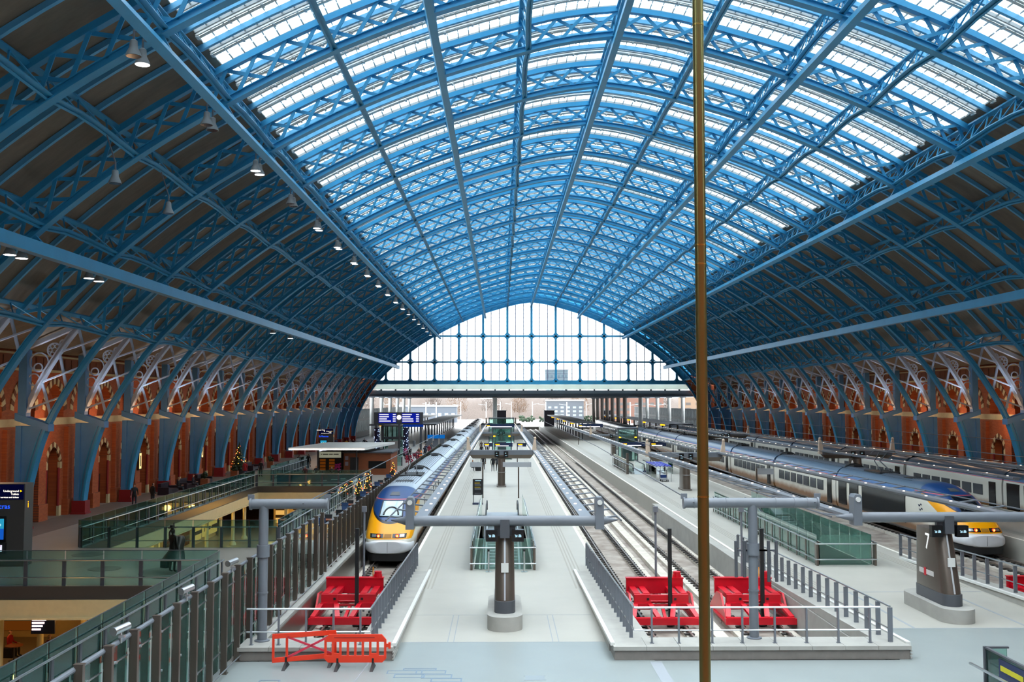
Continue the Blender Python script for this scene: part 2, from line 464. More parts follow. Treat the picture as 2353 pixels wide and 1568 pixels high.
# ------------------------------------------------------------ brick side walls
def brick():
    m, nt, out = new_mat('orange_red_brick')
    b = nt.nodes.new('ShaderNodeBsdfPrincipled'); nt.links.new(b.outputs[0], out.inputs[0]); b.inputs['Roughness'].default_value = .8
    tc = nt.nodes.new('ShaderNodeTexCoord'); mp = nt.nodes.new('ShaderNodeMapping'); mp.inputs['Rotation'].default_value = (PI/2, 0, PI/2)
    sx = nt.nodes.new('ShaderNodeSeparateXYZ'); cx = nt.nodes.new('ShaderNodeCombineXYZ')
    nt.links.new(tc.outputs['Object'], sx.inputs[0]); nt.links.new(sx.outputs[1], cx.inputs[0]); nt.links.new(sx.outputs[2], cx.inputs[1])
    br = nt.nodes.new('ShaderNodeTexBrick'); br.inputs['Scale'].default_value = 1
    br.inputs['Brick Width'].default_value = .24; br.inputs['Row Height'].default_value = .085; br.inputs['Mortar Size'].default_value = .006
    br.inputs['Color1'].default_value = lin('B2592B'); br.inputs['Color2'].default_value = lin('A04A22'); br.inputs['Mortar'].default_value = lin('7B4530')
    nt.links.new(cx.outputs[0], br.inputs[0])
    n = nt.nodes.new('ShaderNodeTexNoise'); n.inputs['Scale'].default_value = .7; n.inputs['Detail'].default_value = 8; n.inputs['Roughness'].default_value = .75
    nt.links.new(tc.outputs['Object'], n.inputs[0])
    rp_ = nt.nodes.new('ShaderNodeMapRange'); rp_.inputs[1].default_value = .62; rp_.inputs[2].default_value = .75; rp_.inputs[4].default_value = .4
    nt.links.new(n.outputs[0], rp_.inputs[0])
    mx = nt.nodes.new('ShaderNodeMix'); mx.data_type = 'RGBA'; mx.inputs[7].default_value = lin('B98A74')
    nt.links.new(rp_.outputs[0], mx.inputs[0]); nt.links.new(br.outputs[0], mx.inputs[6]); nt.links.new(mx.outputs[2], b.inputs['Base Color'])
    return m
M['brick'] = brick()
M['void'] = mat('dark_door_timber', '2A1C14', .6)
def parch(cy_, hw, zs, rise, n=8):          # pointed arch outline left to right
    r = (hw*hw+rise*rise)/(2*hw); pts = []
    a1 = math.acos(max(-1, min(1, (r-hw)/r)))
    L = [(cy_+hw-r-0+ (0), 0)]
    left = []
    for i in range(n+1):
        t = a1*i/n; left.append((cy_-hw+r-r*math.cos(t), zs+r*math.sin(t)))
    right = [(2*cy_-p[0], p[1]) for p in reversed(left[:-1])]
    return left+right
def side_wall(sg):
    X = XC+sg*37.25; d = sg
    W = MB()
    def P(y, z, dep=0): return (X+d*dep, y, z)
    def panel(y0, y1, z0, z1, c, hw, zsill, zs, rise, dep, backm=0):
        ar = parch(c, hw, zs, rise)
        W.mat(0)
        W.quad(P(y0, z0), P(c-hw, z0), P(c-hw, zs), P(y0, zs)); W.quad(P(c+hw, z0), P(y1, z0), P(y1, zs), P(c+hw, zs))
        if zsill > z0:
            W.quad(P(c-hw, z0), P(c+hw, z0), P(c+hw, zsill), P(c-hw, zsill)); W.quad(P(c-hw, zsill), P(c+hw, zsill), P(c+hw, zsill, dep), P(c-hw, zsill, dep))
        W.quad(P(y0, zs), P(c-hw, zs), P(c-hw, z1), P(y0, z1)); W.quad(P(c+hw, zs), P(y1, zs), P(y1, z1), P(c+hw, z1))
        for p, q in zip(ar, ar[1:]):
            W.quad(P(*p), P(*q), P(q[0], z1), P(p[0], z1)); W.quad(P(*p), P(*q), P(q[0], q[1], dep), P(p[0], p[1], dep))
        W.quad(P(c-hw, zsill), P(c-hw, zs), P(c-hw, zs, dep), P(c-hw, zsill, dep)); W.quad(P(c+hw, zsill), P(c+hw, zs), P(c+hw, zs, dep), P(c+hw, zsill, dep))
        W.mat(backm); W.poly([P(c-hw, zsill, dep)]+[P(p[0], p[1], dep) for p in ar]+[P(c+hw, zsill, dep)]); W.mat(0)
        return ar
    T = MB()
    def vouss(ar, w, c, zs):
        cc = V((c, zs)); N = len(ar)-1
        for i, (p, q) in enumerate(zip(ar, ar[1:])):
            T.mat(3 if i % 2 else 0)
            def o(p_): v = V(p_)-cc; v.normalize(); return (p_[0]+v.x*w, p_[1]+v.y*w)
            p2 = o(p); q2 = o(q)
            T.hexa([P(*p, -.05), P(*q, -.05), P(*q2, -.05), P(*p2, -.05), P(*p, .06), P(*q, .06), P(*q2, .06), P(*p2, .06)])
            T.mat(1)
            p3 = (p2[0]+(p2[0]-p[0])*.18, p2[1]+(p2[1]-p[1])*.18); q3 = (q2[0]+(q2[0]-q[0])*.18, q2[1]+(q2[1]-q[1])*.18)
    ya = RIBY[0]-BAY*3.5
    k = 0
    half = BAY/2
    y = ya
    while y < 207.2:
        c = y+half/2
        for z0 in (0,):
            # ground stage
            ar = panel(y, y+half, 0, 6.3, c, 1.0, 0 if k % 2 else 0, 3.5, 1.35, .75, 1)
            T.mat(0)
            vouss(parch(c, 1.0, 3.5, 1.35, 6), .34, c, 3.2)
            T.mat(0)
            for e in (-1, 1):
                T.mat(0); T.box(*sorted((X-d*.08, X+d*.1)), c+e*1.12-.16, c+e*1.12+.16, 3.3, 3.75)
                T.box(*sorted((X-d*.08, X+d*.1)), c+e*1.12-.18, c+e*1.12+.18, .0, .7)
                T.mat(4); T.tube((X+d*.02, c+e*.98, .7), (X+d*.02, c+e*.98, 3.35), .09, 8)
            T.mat(2)
            T.box(*sorted((X+d*.55, X+d*.7)), c-.8, c+.8, 0, 2.3) if k % 3 == 0 else None
            # upper stage
            ar = panel(y, y+half, 6.3, 10.0, c, 1.5, 6.9, 7.35, 1.85, .7, 0)
            vouss(parch(c, 1.5, 7.35, 1.85, 9), .46, c, 7.0)
            T.mat(0)
        W.mat(0); W.quad(P(y, 10.0), P(y+half, 10.0), P(y+half, 11.7), P(y, 11.7))
        # buttress pilaster
        yb = y
        T.mat(1); T.box(*sorted((X-d*.3, X+d*.05)), yb-.55, yb+.55, 0, 6.2)
        T.box(*sorted((X-d*.42, X+d*.05)), yb-.68, yb+.68, 0, 1.1)
        y += half; k += 1
    ob = struct(W.build('wall_left' if sg < 0 else 'wall_right', [M['brick'], M['void']]))
    T.mat(0)
    for (z0, z1, pr) in ((6.36, 6.44, .10), (6.44, 6.85, .02), (9.95, 10.12, .14), (11.0, 11.12, .14)):
        T.mat(0); T.box(*sorted((X-d*pr, X+d*.05)), ya, 207.2, z0, z1)
    # frieze tiles
    T.mat(5); T.box(*sorted((X-d*.03, X+d*.05)), ya, 207.2, 10.14, 10.98)
    yy = ya
    while yy < 207:
        for q in (0, 1):
            T.mat(3); T.box(*sorted((X-d*.045, X+d*.05)), yy+.3, yy+.36, 10.25, 10.9)
        yy += 1.117
    T.build('stone_dressings', [M['stone'], M['brick'], M['void'], mat('dark_brown_brick', '6E3A1C', .8), M['dred'], mat('brown_frieze', '7A4426', .7)], ob)
    # eaves plate
    return ob
wl = side_wall(-1); wr = side_wall(1)
ws = MB(); ws.box(-32, 45, -3.2, -2.6, 0, 14.5); struct(ws.build('wall_south', M['brick']))
SGL = [(XC+sg*q[0], q[1]) for sg, q in ()]
cs = [p for p in CR if p.y > 14.4]
sp_ = [(XC+p.x, p.y+2.2) for p in reversed(cs)]; sp_ = [(XC-p.x, p.y+2.2) for p in cs][::-1]
top = [(XC-p.x, p.y+2.2) for p in reversed(cs)]+[(XC+p.x, p.y+2.2) for p in cs[1:]]
ws = MB(); ws.prism([(top[0][0], 14.5)]+top+[(top[-1][0], 14.5)], 'y', -2.9, -2.86)
wsg = struct(ws.build('window_0', M['southglass']))
fr = MB()
for k in range(-5, 6): fr.box(XC+k*5-.2, XC+k*5+.2, -2.85, -2.5, 14.5, 17 if abs(k) > 4 else 22)
fr.box(XC-28, XC+28, -2.85, -2.5, 14.5, 15); fr.box(XC-24, XC+24, -2.85, -2.5, 19.6, 20)
fr.build('screen_frame', M['blue'], wsg)
wo = MB()
for sg in (-1, 1):
    wo.box(*sorted((XC+sg*38.3, XC+sg*38.8)), -3, 207.3, -6.5, 11.6)
struct(wo.build('wall_outer', M['brick']))

# ------------------------------------------------------------ glazed end screen
YG = 207.6
gb = MB(); gl_ = MB(); gm = MB()
ZB = 11.9
def soff(x):
    return s_at(min(abs(x), 31.0))
def topz(x):
    p, n_ = arc(s_at(abs(x)) if abs(x) > .01 else 0); return p.y
Xb = 0
zlist = [ZB, 16.0, 21.3]
xmax = 31.0
# big mullions
mx_ = [4.95*k for k in range(-6, 7)]
for x in mx_:
    zt = topz(x)
    if zt > ZB+.3: gb.box(XC+x-.22, XC+x+.22, YG-.35, YG+.15, ZB, zt+.3)
def xat(z):
    for p, q in zip(CR, CR[1:]):
        if q.y <= z <= p.y: return p.x+(q.x-p.x)*(p.y-z)/(p.y-q.y)
for z, h in ((ZB, .5), (16.0, .2), (21.3, .2)):
    x = xat(z); gb.box(XC-x-.3, XC+x+.3, YG-.35, YG+.15, z-h, z+h*.6)
# corner fillets
for i, x in enumerate(mx_):
    for j, z in enumerate(zlist):
        for sx in (-1, 1):
            for sz in (-1, 1):
                if j == 0 and sz < 0: continue
                cx_ = XC+x+sx*.17; cz_ = z+sz*(.3 if j == 0 else .2)*.8
                if abs(x+sx*.8) > xat(max(z+.6, ZB)) or z > topz(x)+.1: continue
                pts = [(cx_, cz_), (cx_+sx*.75, cz_), (cx_+sx*.35, cz_+sz*.12), (cx_+sx*.12, cz_+sz*.35), (cx_, cz_+sz*.75)]
                gb.prism(pts, 'y', YG-.2, YG)
for k in range(-19, 20):
    if k % 3 == 0: continue
    x = k*1.65; 
    if abs(x) < xmax and topz(x) > ZB+.3: gm.box(XC+x-.07, XC+x+.07, YG-.1, YG, ZB, topz(x)+.2)
z = ZB+.82
while z < 28:
    x = xat(z); gm.box(XC-x, XC+x, YG-.05, YG+.01, z-.025, z+.025); z += .82
xs = [xmax*math.sin(PI/2*(i/40.)) for i in range(-40, 41)]
pts = [(XC+x, topz(x)+.3) for x in xs if topz(x) > ZB]
pl = [(XC-31.1, ZB)]+pts+[(XC+31.1, ZB)]
gl_.prism(pl, 'y', YG+.02, YG+.05)
gw = struct(gl_.build('window_%d' % (n+1), M['endglass']))
gn = n+1
gb.build('screen_frame', M['blue'], gw); gm.build('glazing_bars', mat('mauve_grey_bars', '6C6C88', .5), gw)
# truss over the end screen: solid infill between the last chords
it = MB(); s2 = srange(-S_EAVE, S_EAVE, 60)
it.sweep([off(s, .05) for s in s2], [off(s, DEP+.6) for s in s2], YG+.02, YG+.15)
struct(it.build('trim_198', M['blue']))
for sg, nm in ((-1, 'wall_north_left'), (1, 'wall_north_right')):
    e = MB(); e.prism([(XC+sg*p.x, p.y) for p in CR if p.y < 13.2]+[(XC+sg*38.4, .3), (XC+sg*38.4, 12.6), (XC+sg*31.5, 13.4)], 'y', YG+.05, YG+.6); struct(e.build(nm, M['brick']))
# ------------------------------------------------------------ floors, pits, kerbs
T1, T2, T3, T4, T5, T6 = -6.25, 6.62, 10.42, 22.9, 28.1, 39.2
RZ = -.95                                   # top of rail
YE = 330
fl = MB()
def fb(x0, x1, y0, y1, m=0, zb=-1.5, zt=0): fl.mat(m); fl.box(x0, x1, y0, y1, zb, zt)
FX0 = XC-38.2; FX1 = XC+38.2
fb(-12.2, FX1, -3, 31.85); fb(FX0, -12.2, -3, 14, 0)
fb(-12.2, -8.1, 31.85, YE, 2)
fb(FX0, -29, 14, 44.8, 2, -.55); fb(FX0, -12.2, 44.8, 56.4, 2, -.55); fb(FX0, -22.9, 56.4, YE, 2, -.55); fb(-22.9, -12.2, 96.4, YE, 2, -.55)
EC = (-1.25, 1.5, 49.0, 72.0)               # escalator wells
E7 = (15.55, 18.15, 50.1, 74.0)
def plat(x0, x1, y0, well):
    a, b, c, d = well
    fb(x0, a, y0, YE, 1); fb(b, x1, y0, YE, 1); fb(a, b, y0, c, 1); fb(a, b, d, YE, 1)
plat(-4.45, 4.77, 34.3, EC); plat(12.38, 21.12, 36.2, E7); fb(-4.45, 4.77, 31.85, 34.3); fb(12.38, 21.12, 31.85, 36.2)
fb(30.0, 37.4, 31.85, YE, 1); fb(41.0, FX1, 31.85, YE, 1)
fb(-8.1, -4.45, 31.85, YE, 3, -1.6, -1.25); fb(4.77, 12.38, 31.85, YE, 3, -1.6, -1.25)
fb(21.12, 30.0, 31.85, YE, 3, -1.6, -1.25); fb(37.4, 41.0, 31.85, YE, 3, -1.6, -1.25)
M['concourse'] = mat('grey_stone_paving', '8D8982', .35, var=.08, scale=.6)
floor = struct(fl.build('floor', [M['floor'], M['floorw'], M['concourse'], M['ballast']]))
M['joint'] = mat('paving_joint', '8E949A', .6)
M['tact'] = mat('tactile_paving', '98948A', .6)
M['edge'] = mat('white_edge_line', 'E4E0D6', .5)
tn = [200]
def trim(mb, m): 
    tn[0] += 1; return struct(mb.build('trim_%d' % tn[0], m))
# joints in the front paving
j = MB()
for y in (34.3, 38.6, 43.5 if False else 26.5): j.box(-3.2, 3.4, y-.015, y+.015, .0, .003)
for x in (-1.75, -1.55, 1.75, 1.95): j.box(x-.015, x+.015, 34.3, 38.6, 0, .003)
for y in (36.2, 43): j.box(12.9, 20.2, y-.04, y+.04, 0, .003)
for x in (14.6, 18.7): j.box(x-.05, x+.05, 36.2, 43, 0, .003)
j.box(4.6, 4.95, 20, 31.7, 0, .003); j.hexa([(-4.9,20,0),(-4.86,20,0),(-4.0,31.6,0),(-4.04,31.6,0),(-4.9,20,.003),(-4.86,20,.003),(-4.0,31.6,.003),(-4.04,31.6,.003)])
trim(j, M['joint'])
# outlined brick pattern and cover plate on the floor
bp_ = MB(); qz = 0.
def orect(x0, x1, y0, y1, t=.04):
    global qz
    qz += .0006; h = .003+qz
    bp_.box(x0, x1, y0, y0+t, 0, h); bp_.box(x0, x1, y1-t, y1, 0, h); bp_.box(x0, x0+t, y0+t, y1-t, 0, h); bp_.box(x1-t, x1, y0+t, y1-t, 0, h)
for (x0, x1, y0, y1) in ((-3.35, -2.3, 30.4, 30.75), (-2.5, -1.6, 30.4, 30.75), (-3.1, -2.2, 29.95, 30.35), (-2.3, -1.4, 29.9, 30.3), (-2.9, -1.9, 30.8, 31.0),
                         (-2.0, -1.1, 29.5, 29.9), (-1.9, -1.0, 29.1, 29.5), (-6.9, -6.3, 29.2, 29.75)):
    orect(x0, x1, y0, y1)
trim(bp_, mat('blue_grey_floor_marking', '6E8294', .5))
cp = MB(); cp.box(.72, 1.28, 29.7, 30.1, 0, .004); cp.box(.68, 1.32, 29.66, 29.7, 0, .005); cp.box(.68, 1.32, 30.1, 30.14, 0, .005)
tag(cp.build('floor_hatch', mat('hatch_grey', '858F94', .5)), 'flat grey floor hatch in the pale paving in front of the central column', 'hatch')
for (x, d) in ((-4.45, 1), (4.77, -1), (12.38, 1), (21.12, -1), (30.0, 1), (37.4, -1)):
    e = MB(); e.box(min(x, x+d*.16), max(x, x+d*.16), 48.5, YE, 0, .004); trim(e, M['edge'])
    t = MB()
    for k in range(4): t.box(min(x+d*(1.0+k*.16), x+d*(1.07+k*.16)), max(x+d*(1.0+k*.16), x+d*(1.07+k*.16)), 44, YE, 0, .004)
    trim(t, M['tact'])
# kerbs round the track pits
def kerb_front(x0, x1, y0=31.85, y1=33.1):
    k = MB(); k.box(x0+.04, x1-.04, y0+.06, y1, 0, .30); trim(k, M['dconc'])
    n_ = max(2, round((x1-x0)/1.02)); 
    c = MB()
    for i in range(n_): c.box(x0+(x1-x0)*i/n_+.006, x0+(x1-x0)*(i+1)/n_-.006, y0, y1, .30, .42)
    for q in range(3):
        c.box(x1-.03, x1+.02, y0+.02, y1, .03+q*.1, .08+q*.1)
    trim(c, M['concrete'])
    d = MB(); d.box(x0, x1, y1, y1+.02, -1.25, .3); trim(d, M['concrete'])
def kerb_side(x0, x1, y0, y1, h0=.42, inner=0):
    k = MB(); k.hexa([(x0, y0, 0), (x1, y0, 0), (x1, y1, 0), (x0, y1, 0), (x0, y0, h0), (x1, y0, h0), (x1, y1, .01), (x0, y1, .01)]); trim(k, M['concrete'])
    xe = x1 if inner < 0 else x0
    c = MB(); c.bar((xe, y0-1.0, h0+.02), (xe, y1, .04), .13, .10); trim(c, M['white'])
kerb_front(-8.1, -3.3); kerb_side(-4.45, -3.3, 33.1, 48.4, inner=-1)
kerb_front(3.5, 12.75); kerb_side(3.5, 4.77, 33.1, 48.4, inner=1); kerb_side(11.9, 12.75, 33.1, 50, inner=-1)
k = MB(); k.box(11.85, 12.4, 33.1, 80, -1.25, -.02); trim(k, M['concrete'])
kerb_front(20.3, 30.6, 35.0, 36.2); kerb_side(20.35, 21.12, 36.2, 52, inner=1)
fbk = MB(); fbk.box(21.1, 30.1, 31.9, 35.1, -1.3, 0); trim(fbk, M['floor'])
k = MB(); k.box(-8.45, -7.75, 33.1, 120, -1.2, .12); trim(k, M['concrete'])
k = MB(); k.box(-7.75, -7.70, 33.1, 120, -.75, .02); trim(k, M['bronze'])
# ------------------------------------------------------------ tracks
M['plinth'] = mat('track_plinth', 'BDB6AA', .85, var=.2, scale=1.5)
M['clip'] = mat('rail_fastening', '2E2A28', .7)
def track(x, y0, y1, label):
    t = thing('railway_track', label, 'track', (x, y0, -1.25), 'railway tracks in the platform pits')
    for s in (-1, 1):
        r = MB(); c = x+s*.75
        r.box(c-.035, c+.035, y0, y1, RZ-.045, RZ); r.box(c-.012, c+.012, y0, y1, RZ-.13, RZ-.045); r.box(c-.07, c+.07, y0, y1, RZ-.15, RZ-.13)
        r.build('rail', M['railm'], t)
        p = MB(); y = y0
        while y < y1: 
            p.box(c+s*.16-.3, c+s*.16+.3, y, min(y+4.1, y1), -1.25, RZ-.15); y += 4.2
        p.build('plinth', M['plinth'], t)
        f = MB(); y = y0+.3
        while y < min(y1, 150):
            f.box(c-.19, c+.19, y, y+.2, RZ-.15, RZ-.09); y += .65
        ff = f.build('rail_fastenings', M['clip'], t); ff['kind'] = 'stuff'
    return t
track(T1, 35, YE, 'track leading under the yellow nosed train beside the left glass fence')
track(T2, 34.5, YE, 'empty track right beside the central platform')
track(T3, 34.5, YE, 'empty track beside the edge of platform seven')
track(T4, 38, YE, 'empty track on the right of column seven behind its railing')
track(T5, 38, YE, 'track under the yellow nosed train on the right')
track(T6, 42, YE, 'track under the rear train by the right brick wall')
# cable troughs, stains between tracks
s_ = MB(); s_.box(8.25, 8.75, 34, 200, -1.25, -1.02); trim(s_, M['plinth'])
# ------------------------------------------------------------ text helper
def text(body, h, mat_, parent, loc, rot=(PI/2, 0, 0), name='lettering', ext=.004, align='LEFT', sx=1):
    cu = bpy.data.curves.new(name, 'FONT'); cu.body = body; cu.size = h*1.38; cu.extrude = ext; cu.align_x = align; cu.align_y = 'CENTER'
    cu.resolution_u = 3
    o = bpy.data.objects.new(name, cu); COL.objects.link(o)
    me = bpy.data.meshes.new_from_object(o); bpy.data.objects.remove(o)
    me.materials.clear(); me.materials.append(mat_)
    o = bpy.data.objects.new(name, me); COL.objects.link(o); o.parent = parent
    pw = wloc(parent); o.location = (loc[0]-pw[0], loc[1]-pw[1], loc[2]-pw[2]); o.rotation_euler = rot; o.scale = (sx, 1, 1)
    return o
# ------------------------------------------------------------ tall pole close to the camera
def brass():
    m = mat('aged_brass', '94905E', .28, .9)
    return m
t = thing('tall_pole', 'tall slim brass pole standing in front of everything', 'pole', (1.36, 6.9, 0))
b = MB(); b.lathe([(.038, 0), (.038, 11.5)], (1.37, 6.9, 0), 24); b.build('shaft', brass(), t, True)
b = MB()
for z in (9.06, 8.93, 7.35, 10.6): b.lathe([(.0395, 0), (.0395, .012)], (1.37, 6.9, z), 24)
b.build('joint_bands', mat('bright_brass', 'C2AE62', .25, .9), t, True)
b = MB(); b.lathe([(.11, 0), (.11, .02), (.045, .05)], (1.37, 6.9, 0), 20); b.build('foot_plate', brass(), t, True)

# ------------------------------------------------------------ railings
def railing(label, pts, post_xy, zf, h=1.1, fin=.14, along=None, group='low steel railings round the track pits'):
    t = thing('steel_railing', label, 'railing', (pts[0][0], pts[0][1], zf(pts[0][0], pts[0][1])), group)
    p0 = None
    for (x, y, ang) in post_xy:
        b = MB(); z = zf(x, y); dx = fin*abs(math.cos(ang)); dy = fin*abs(math.sin(ang))
        b.box(x-.025-dx/2, x+.025+dx/2, y-.025-dy/2, y+.025+dy/2, z, z+h-.03); b.box(x-.06, x+.06, y-.06, y+.06, z, z+.015); b.build('post', M['steel'], t)
    for f, nm in ((1.0, 'handrail'), (.36, 'lower_rail')):
        b = MB()
        for a, c in zip(pts, pts[1:]): b.tube((a[0], a[1], zf(*a[:2])+h*f), (c[0], c[1], zf(*c[:2])+h*f), .032 if f == 1 else .024, 8)
        b.build(nm, M['chrome'], t)
    return t
def slope(x, y): return .42 if y <= 33.1 else max(0, .42*(48.4-y)/15.3)
def posts_y(x, y0, y1, n): return [(x, y0+(y1-y0)*i/(n-1), PI/2*0) for i in range(n)]
railing('grey railing on the kerb around the left red buffer stop', [(-7.9, 32.2), (-4.05, 32.2), (-4.05, 50)],
        [(x, 32.2, PI/2) for x in (-7.75, -6.9, -6.05, -5.2, -4.36)]+posts_y(-4.05, 32.9, 50, 20), slope, fin=.06)
railing('grey railing on the kerb around the two middle red buffer stops', [(4.2, 50), (4.2, 32.3), (11.95, 32.3)],
        posts_y(4.2, 33.1, 50, 20)+[(x, 32.3, PI/2) for x in (4.75, 5.6, 6.65, 7.6, 8.62, 9.62, 10.62, 11.62)], slope, fin=.06)
railing('grey railing with slim posts on the platform seven side of the middle pit', [(12.3, 32.4), (12.3, 53)], posts_y(12.3, 32.4, 53, 21), slope, fin=.1)
railing('grey railing beside the pit right of column seven', [(20.75, 36), (20.75, 53)], posts_y(20.75, 36.5, 53, 15), lambda x, y: max(0, .42*(52-y)/15.8), fin=.1)

# ------------------------------------------------------------ tall glass fence on the left
def glass_fence(label, x, y0, y1, h, step, z0):
    t = thing('glass_fence', label, 'fence', (x, y0, z0), 'tall glass fences beside the left track')
    n = int((y1-y0)/step); pm = gm_ = None
    for i in range(n+1):
        y = y0+i*step
        if pm is None:
            b = MB(); b.box(x-.085, x+.085, y-.06, y+.06, z0, h); b.box(x-.1, x+.1, y-.075, y+.075, h, h+.015); b.box(x-.11, x+.11, y-.09, y+.09, z0, z0+.03); pm = b.build('post', M['bronze'], t)
            o = pm
        else: o = pm.copy(); COL.objects.link(o); o.location.y = i*step
        if i < n:
            if gm_ is None:
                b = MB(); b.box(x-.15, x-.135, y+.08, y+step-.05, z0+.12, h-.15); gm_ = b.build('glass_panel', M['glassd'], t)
                c = MB()
                for zc in (.2, .5, .82): c.tube((x-.16, y+step*.5, z0+(h-z0)*zc), (x-.1, y+step*.5, z0+(h-z0)*zc), .03, 8)
                c.bar((x-.13, y+.06, z0+(h-z0)*.82), (x-.13, y+step-.06, z0+(h-z0)*.82), .02, .03); c.bar((x-.13, y+.06, z0+(h-z0)*.2), (x-.13, y+step-.06, z0+(h-z0)*.2), .02, .03)
                c.build('clamps', M['chrome'], gm_)
                g = gm_
            else:
                g = copy_tree(gm_); g.parent = t; g.location.y = i*step
    b = MB(); b.tube((x-.1, y0, h-.1), (x-.1, y0+n*step, h-.1), .055, 10); b.build('handrail', M['steel'], t)
    b = MB(); b.tube((x+.12, y0, z0+.18), (x+.12, y0+n*step, z0+.18), .02, 8); b.build('foot_rail', M['chrome'], t)
    return t
gf = glass_fence('tall glass fence with grey posts, nearest stretch on the left', -8.12, 14.1, 47, 2.92, 1.485, 0)
for y in (22.3, 23.9 + 3.0, 31.4):
    b = MB(); b.tube((-8.25, y-.2, 3.08), (-8.1, y+.25, 3.12), .085, 14); b.tube((-8.25, y-.22, 3.08), (-8.24, y-.19, 3.082), .095, 14)
    b.tube((-8.16, y, 2.8), (-8.16, y, 3.05), .025, 8); b.box(-8.2, -8.08, y-.06, y+.06, 2.92, 2.97); b.build('spotlight', M['chrome'], gf, True)
glass_fence('lower glass fence with grey posts alongside the left train', -8.12, 47.6, 104, 2.3, 1.485, .1)

# ------------------------------------------------------------ T-shaped mast posts
def tmast(label, x, y, xl, xr, ant):
    t = thing('wire_anchor_mast', label, 'mast', (x, y, .42), 'tee shaped grey tube masts')
    b = MB(); b.tube((x, y, .42), (x, y, 4.72), .15, 20); b.lathe([(.24, 0), (.24, .03), (.16, .05)], (x, y, .42), 20); b.build('post', M['steel'], t, True)
    b = MB(); b.lathe([(.2, 0), (.2, .38)], (x, y, 3.05), 20); b.build('collar', M['steel'], t, True)
    b = MB(); b.lathe([(.17, 0), (.17, .05)], (x, y, 1.9), 20); b.build('band', M['steel'], t, True)
    b = MB(); b.tube((xl, y, 4.72), (xr, y, 4.72), .16, 20)
    b.build('crossbar', M['steel'], t, True)
    for e, d in ((xl, -1), (xr, 1)):
        b = MB(); b.tube((e, y, 4.72), (e+d*.06, y, 4.72), .19, 20); b.bar((e+d*.03, y, 4.85), (e+d*.03, y, 5.02), .06, .2); b.build('end_cap', M['steel'], t, True)
        for q in (.25, .6, 1.1):
            if abs(xr-xl) > 3: b = MB(); b.tube((e-d*q*1.2-.02, y, 4.72), (e-d*q*1.2+.02, y, 4.72), .172, 20); b.build('pipe_band', M['steel'], t, True)
    if ant:
        for dx in (-.55, -.28, .5, .75):
            b = MB(); b.tube((x+dx, y, 2.35 if dx < 0 else 2.2), (x+dx, y, 3.5), .055, 10); b.bar((x+dx, y, 3.2), (x, y, 3.2), .05, .05); b.build('antenna', M['dsteel'], t)
    return t
tmast('left tee shaped grey mast standing on the kerb beside the glass fence', -7.54, 32.75, -7.92, -5.55, False)
tmast('right tee shaped grey mast on the kerb, antennas clamped to it', 8.13, 32.95, 5.95, 10.2, True)

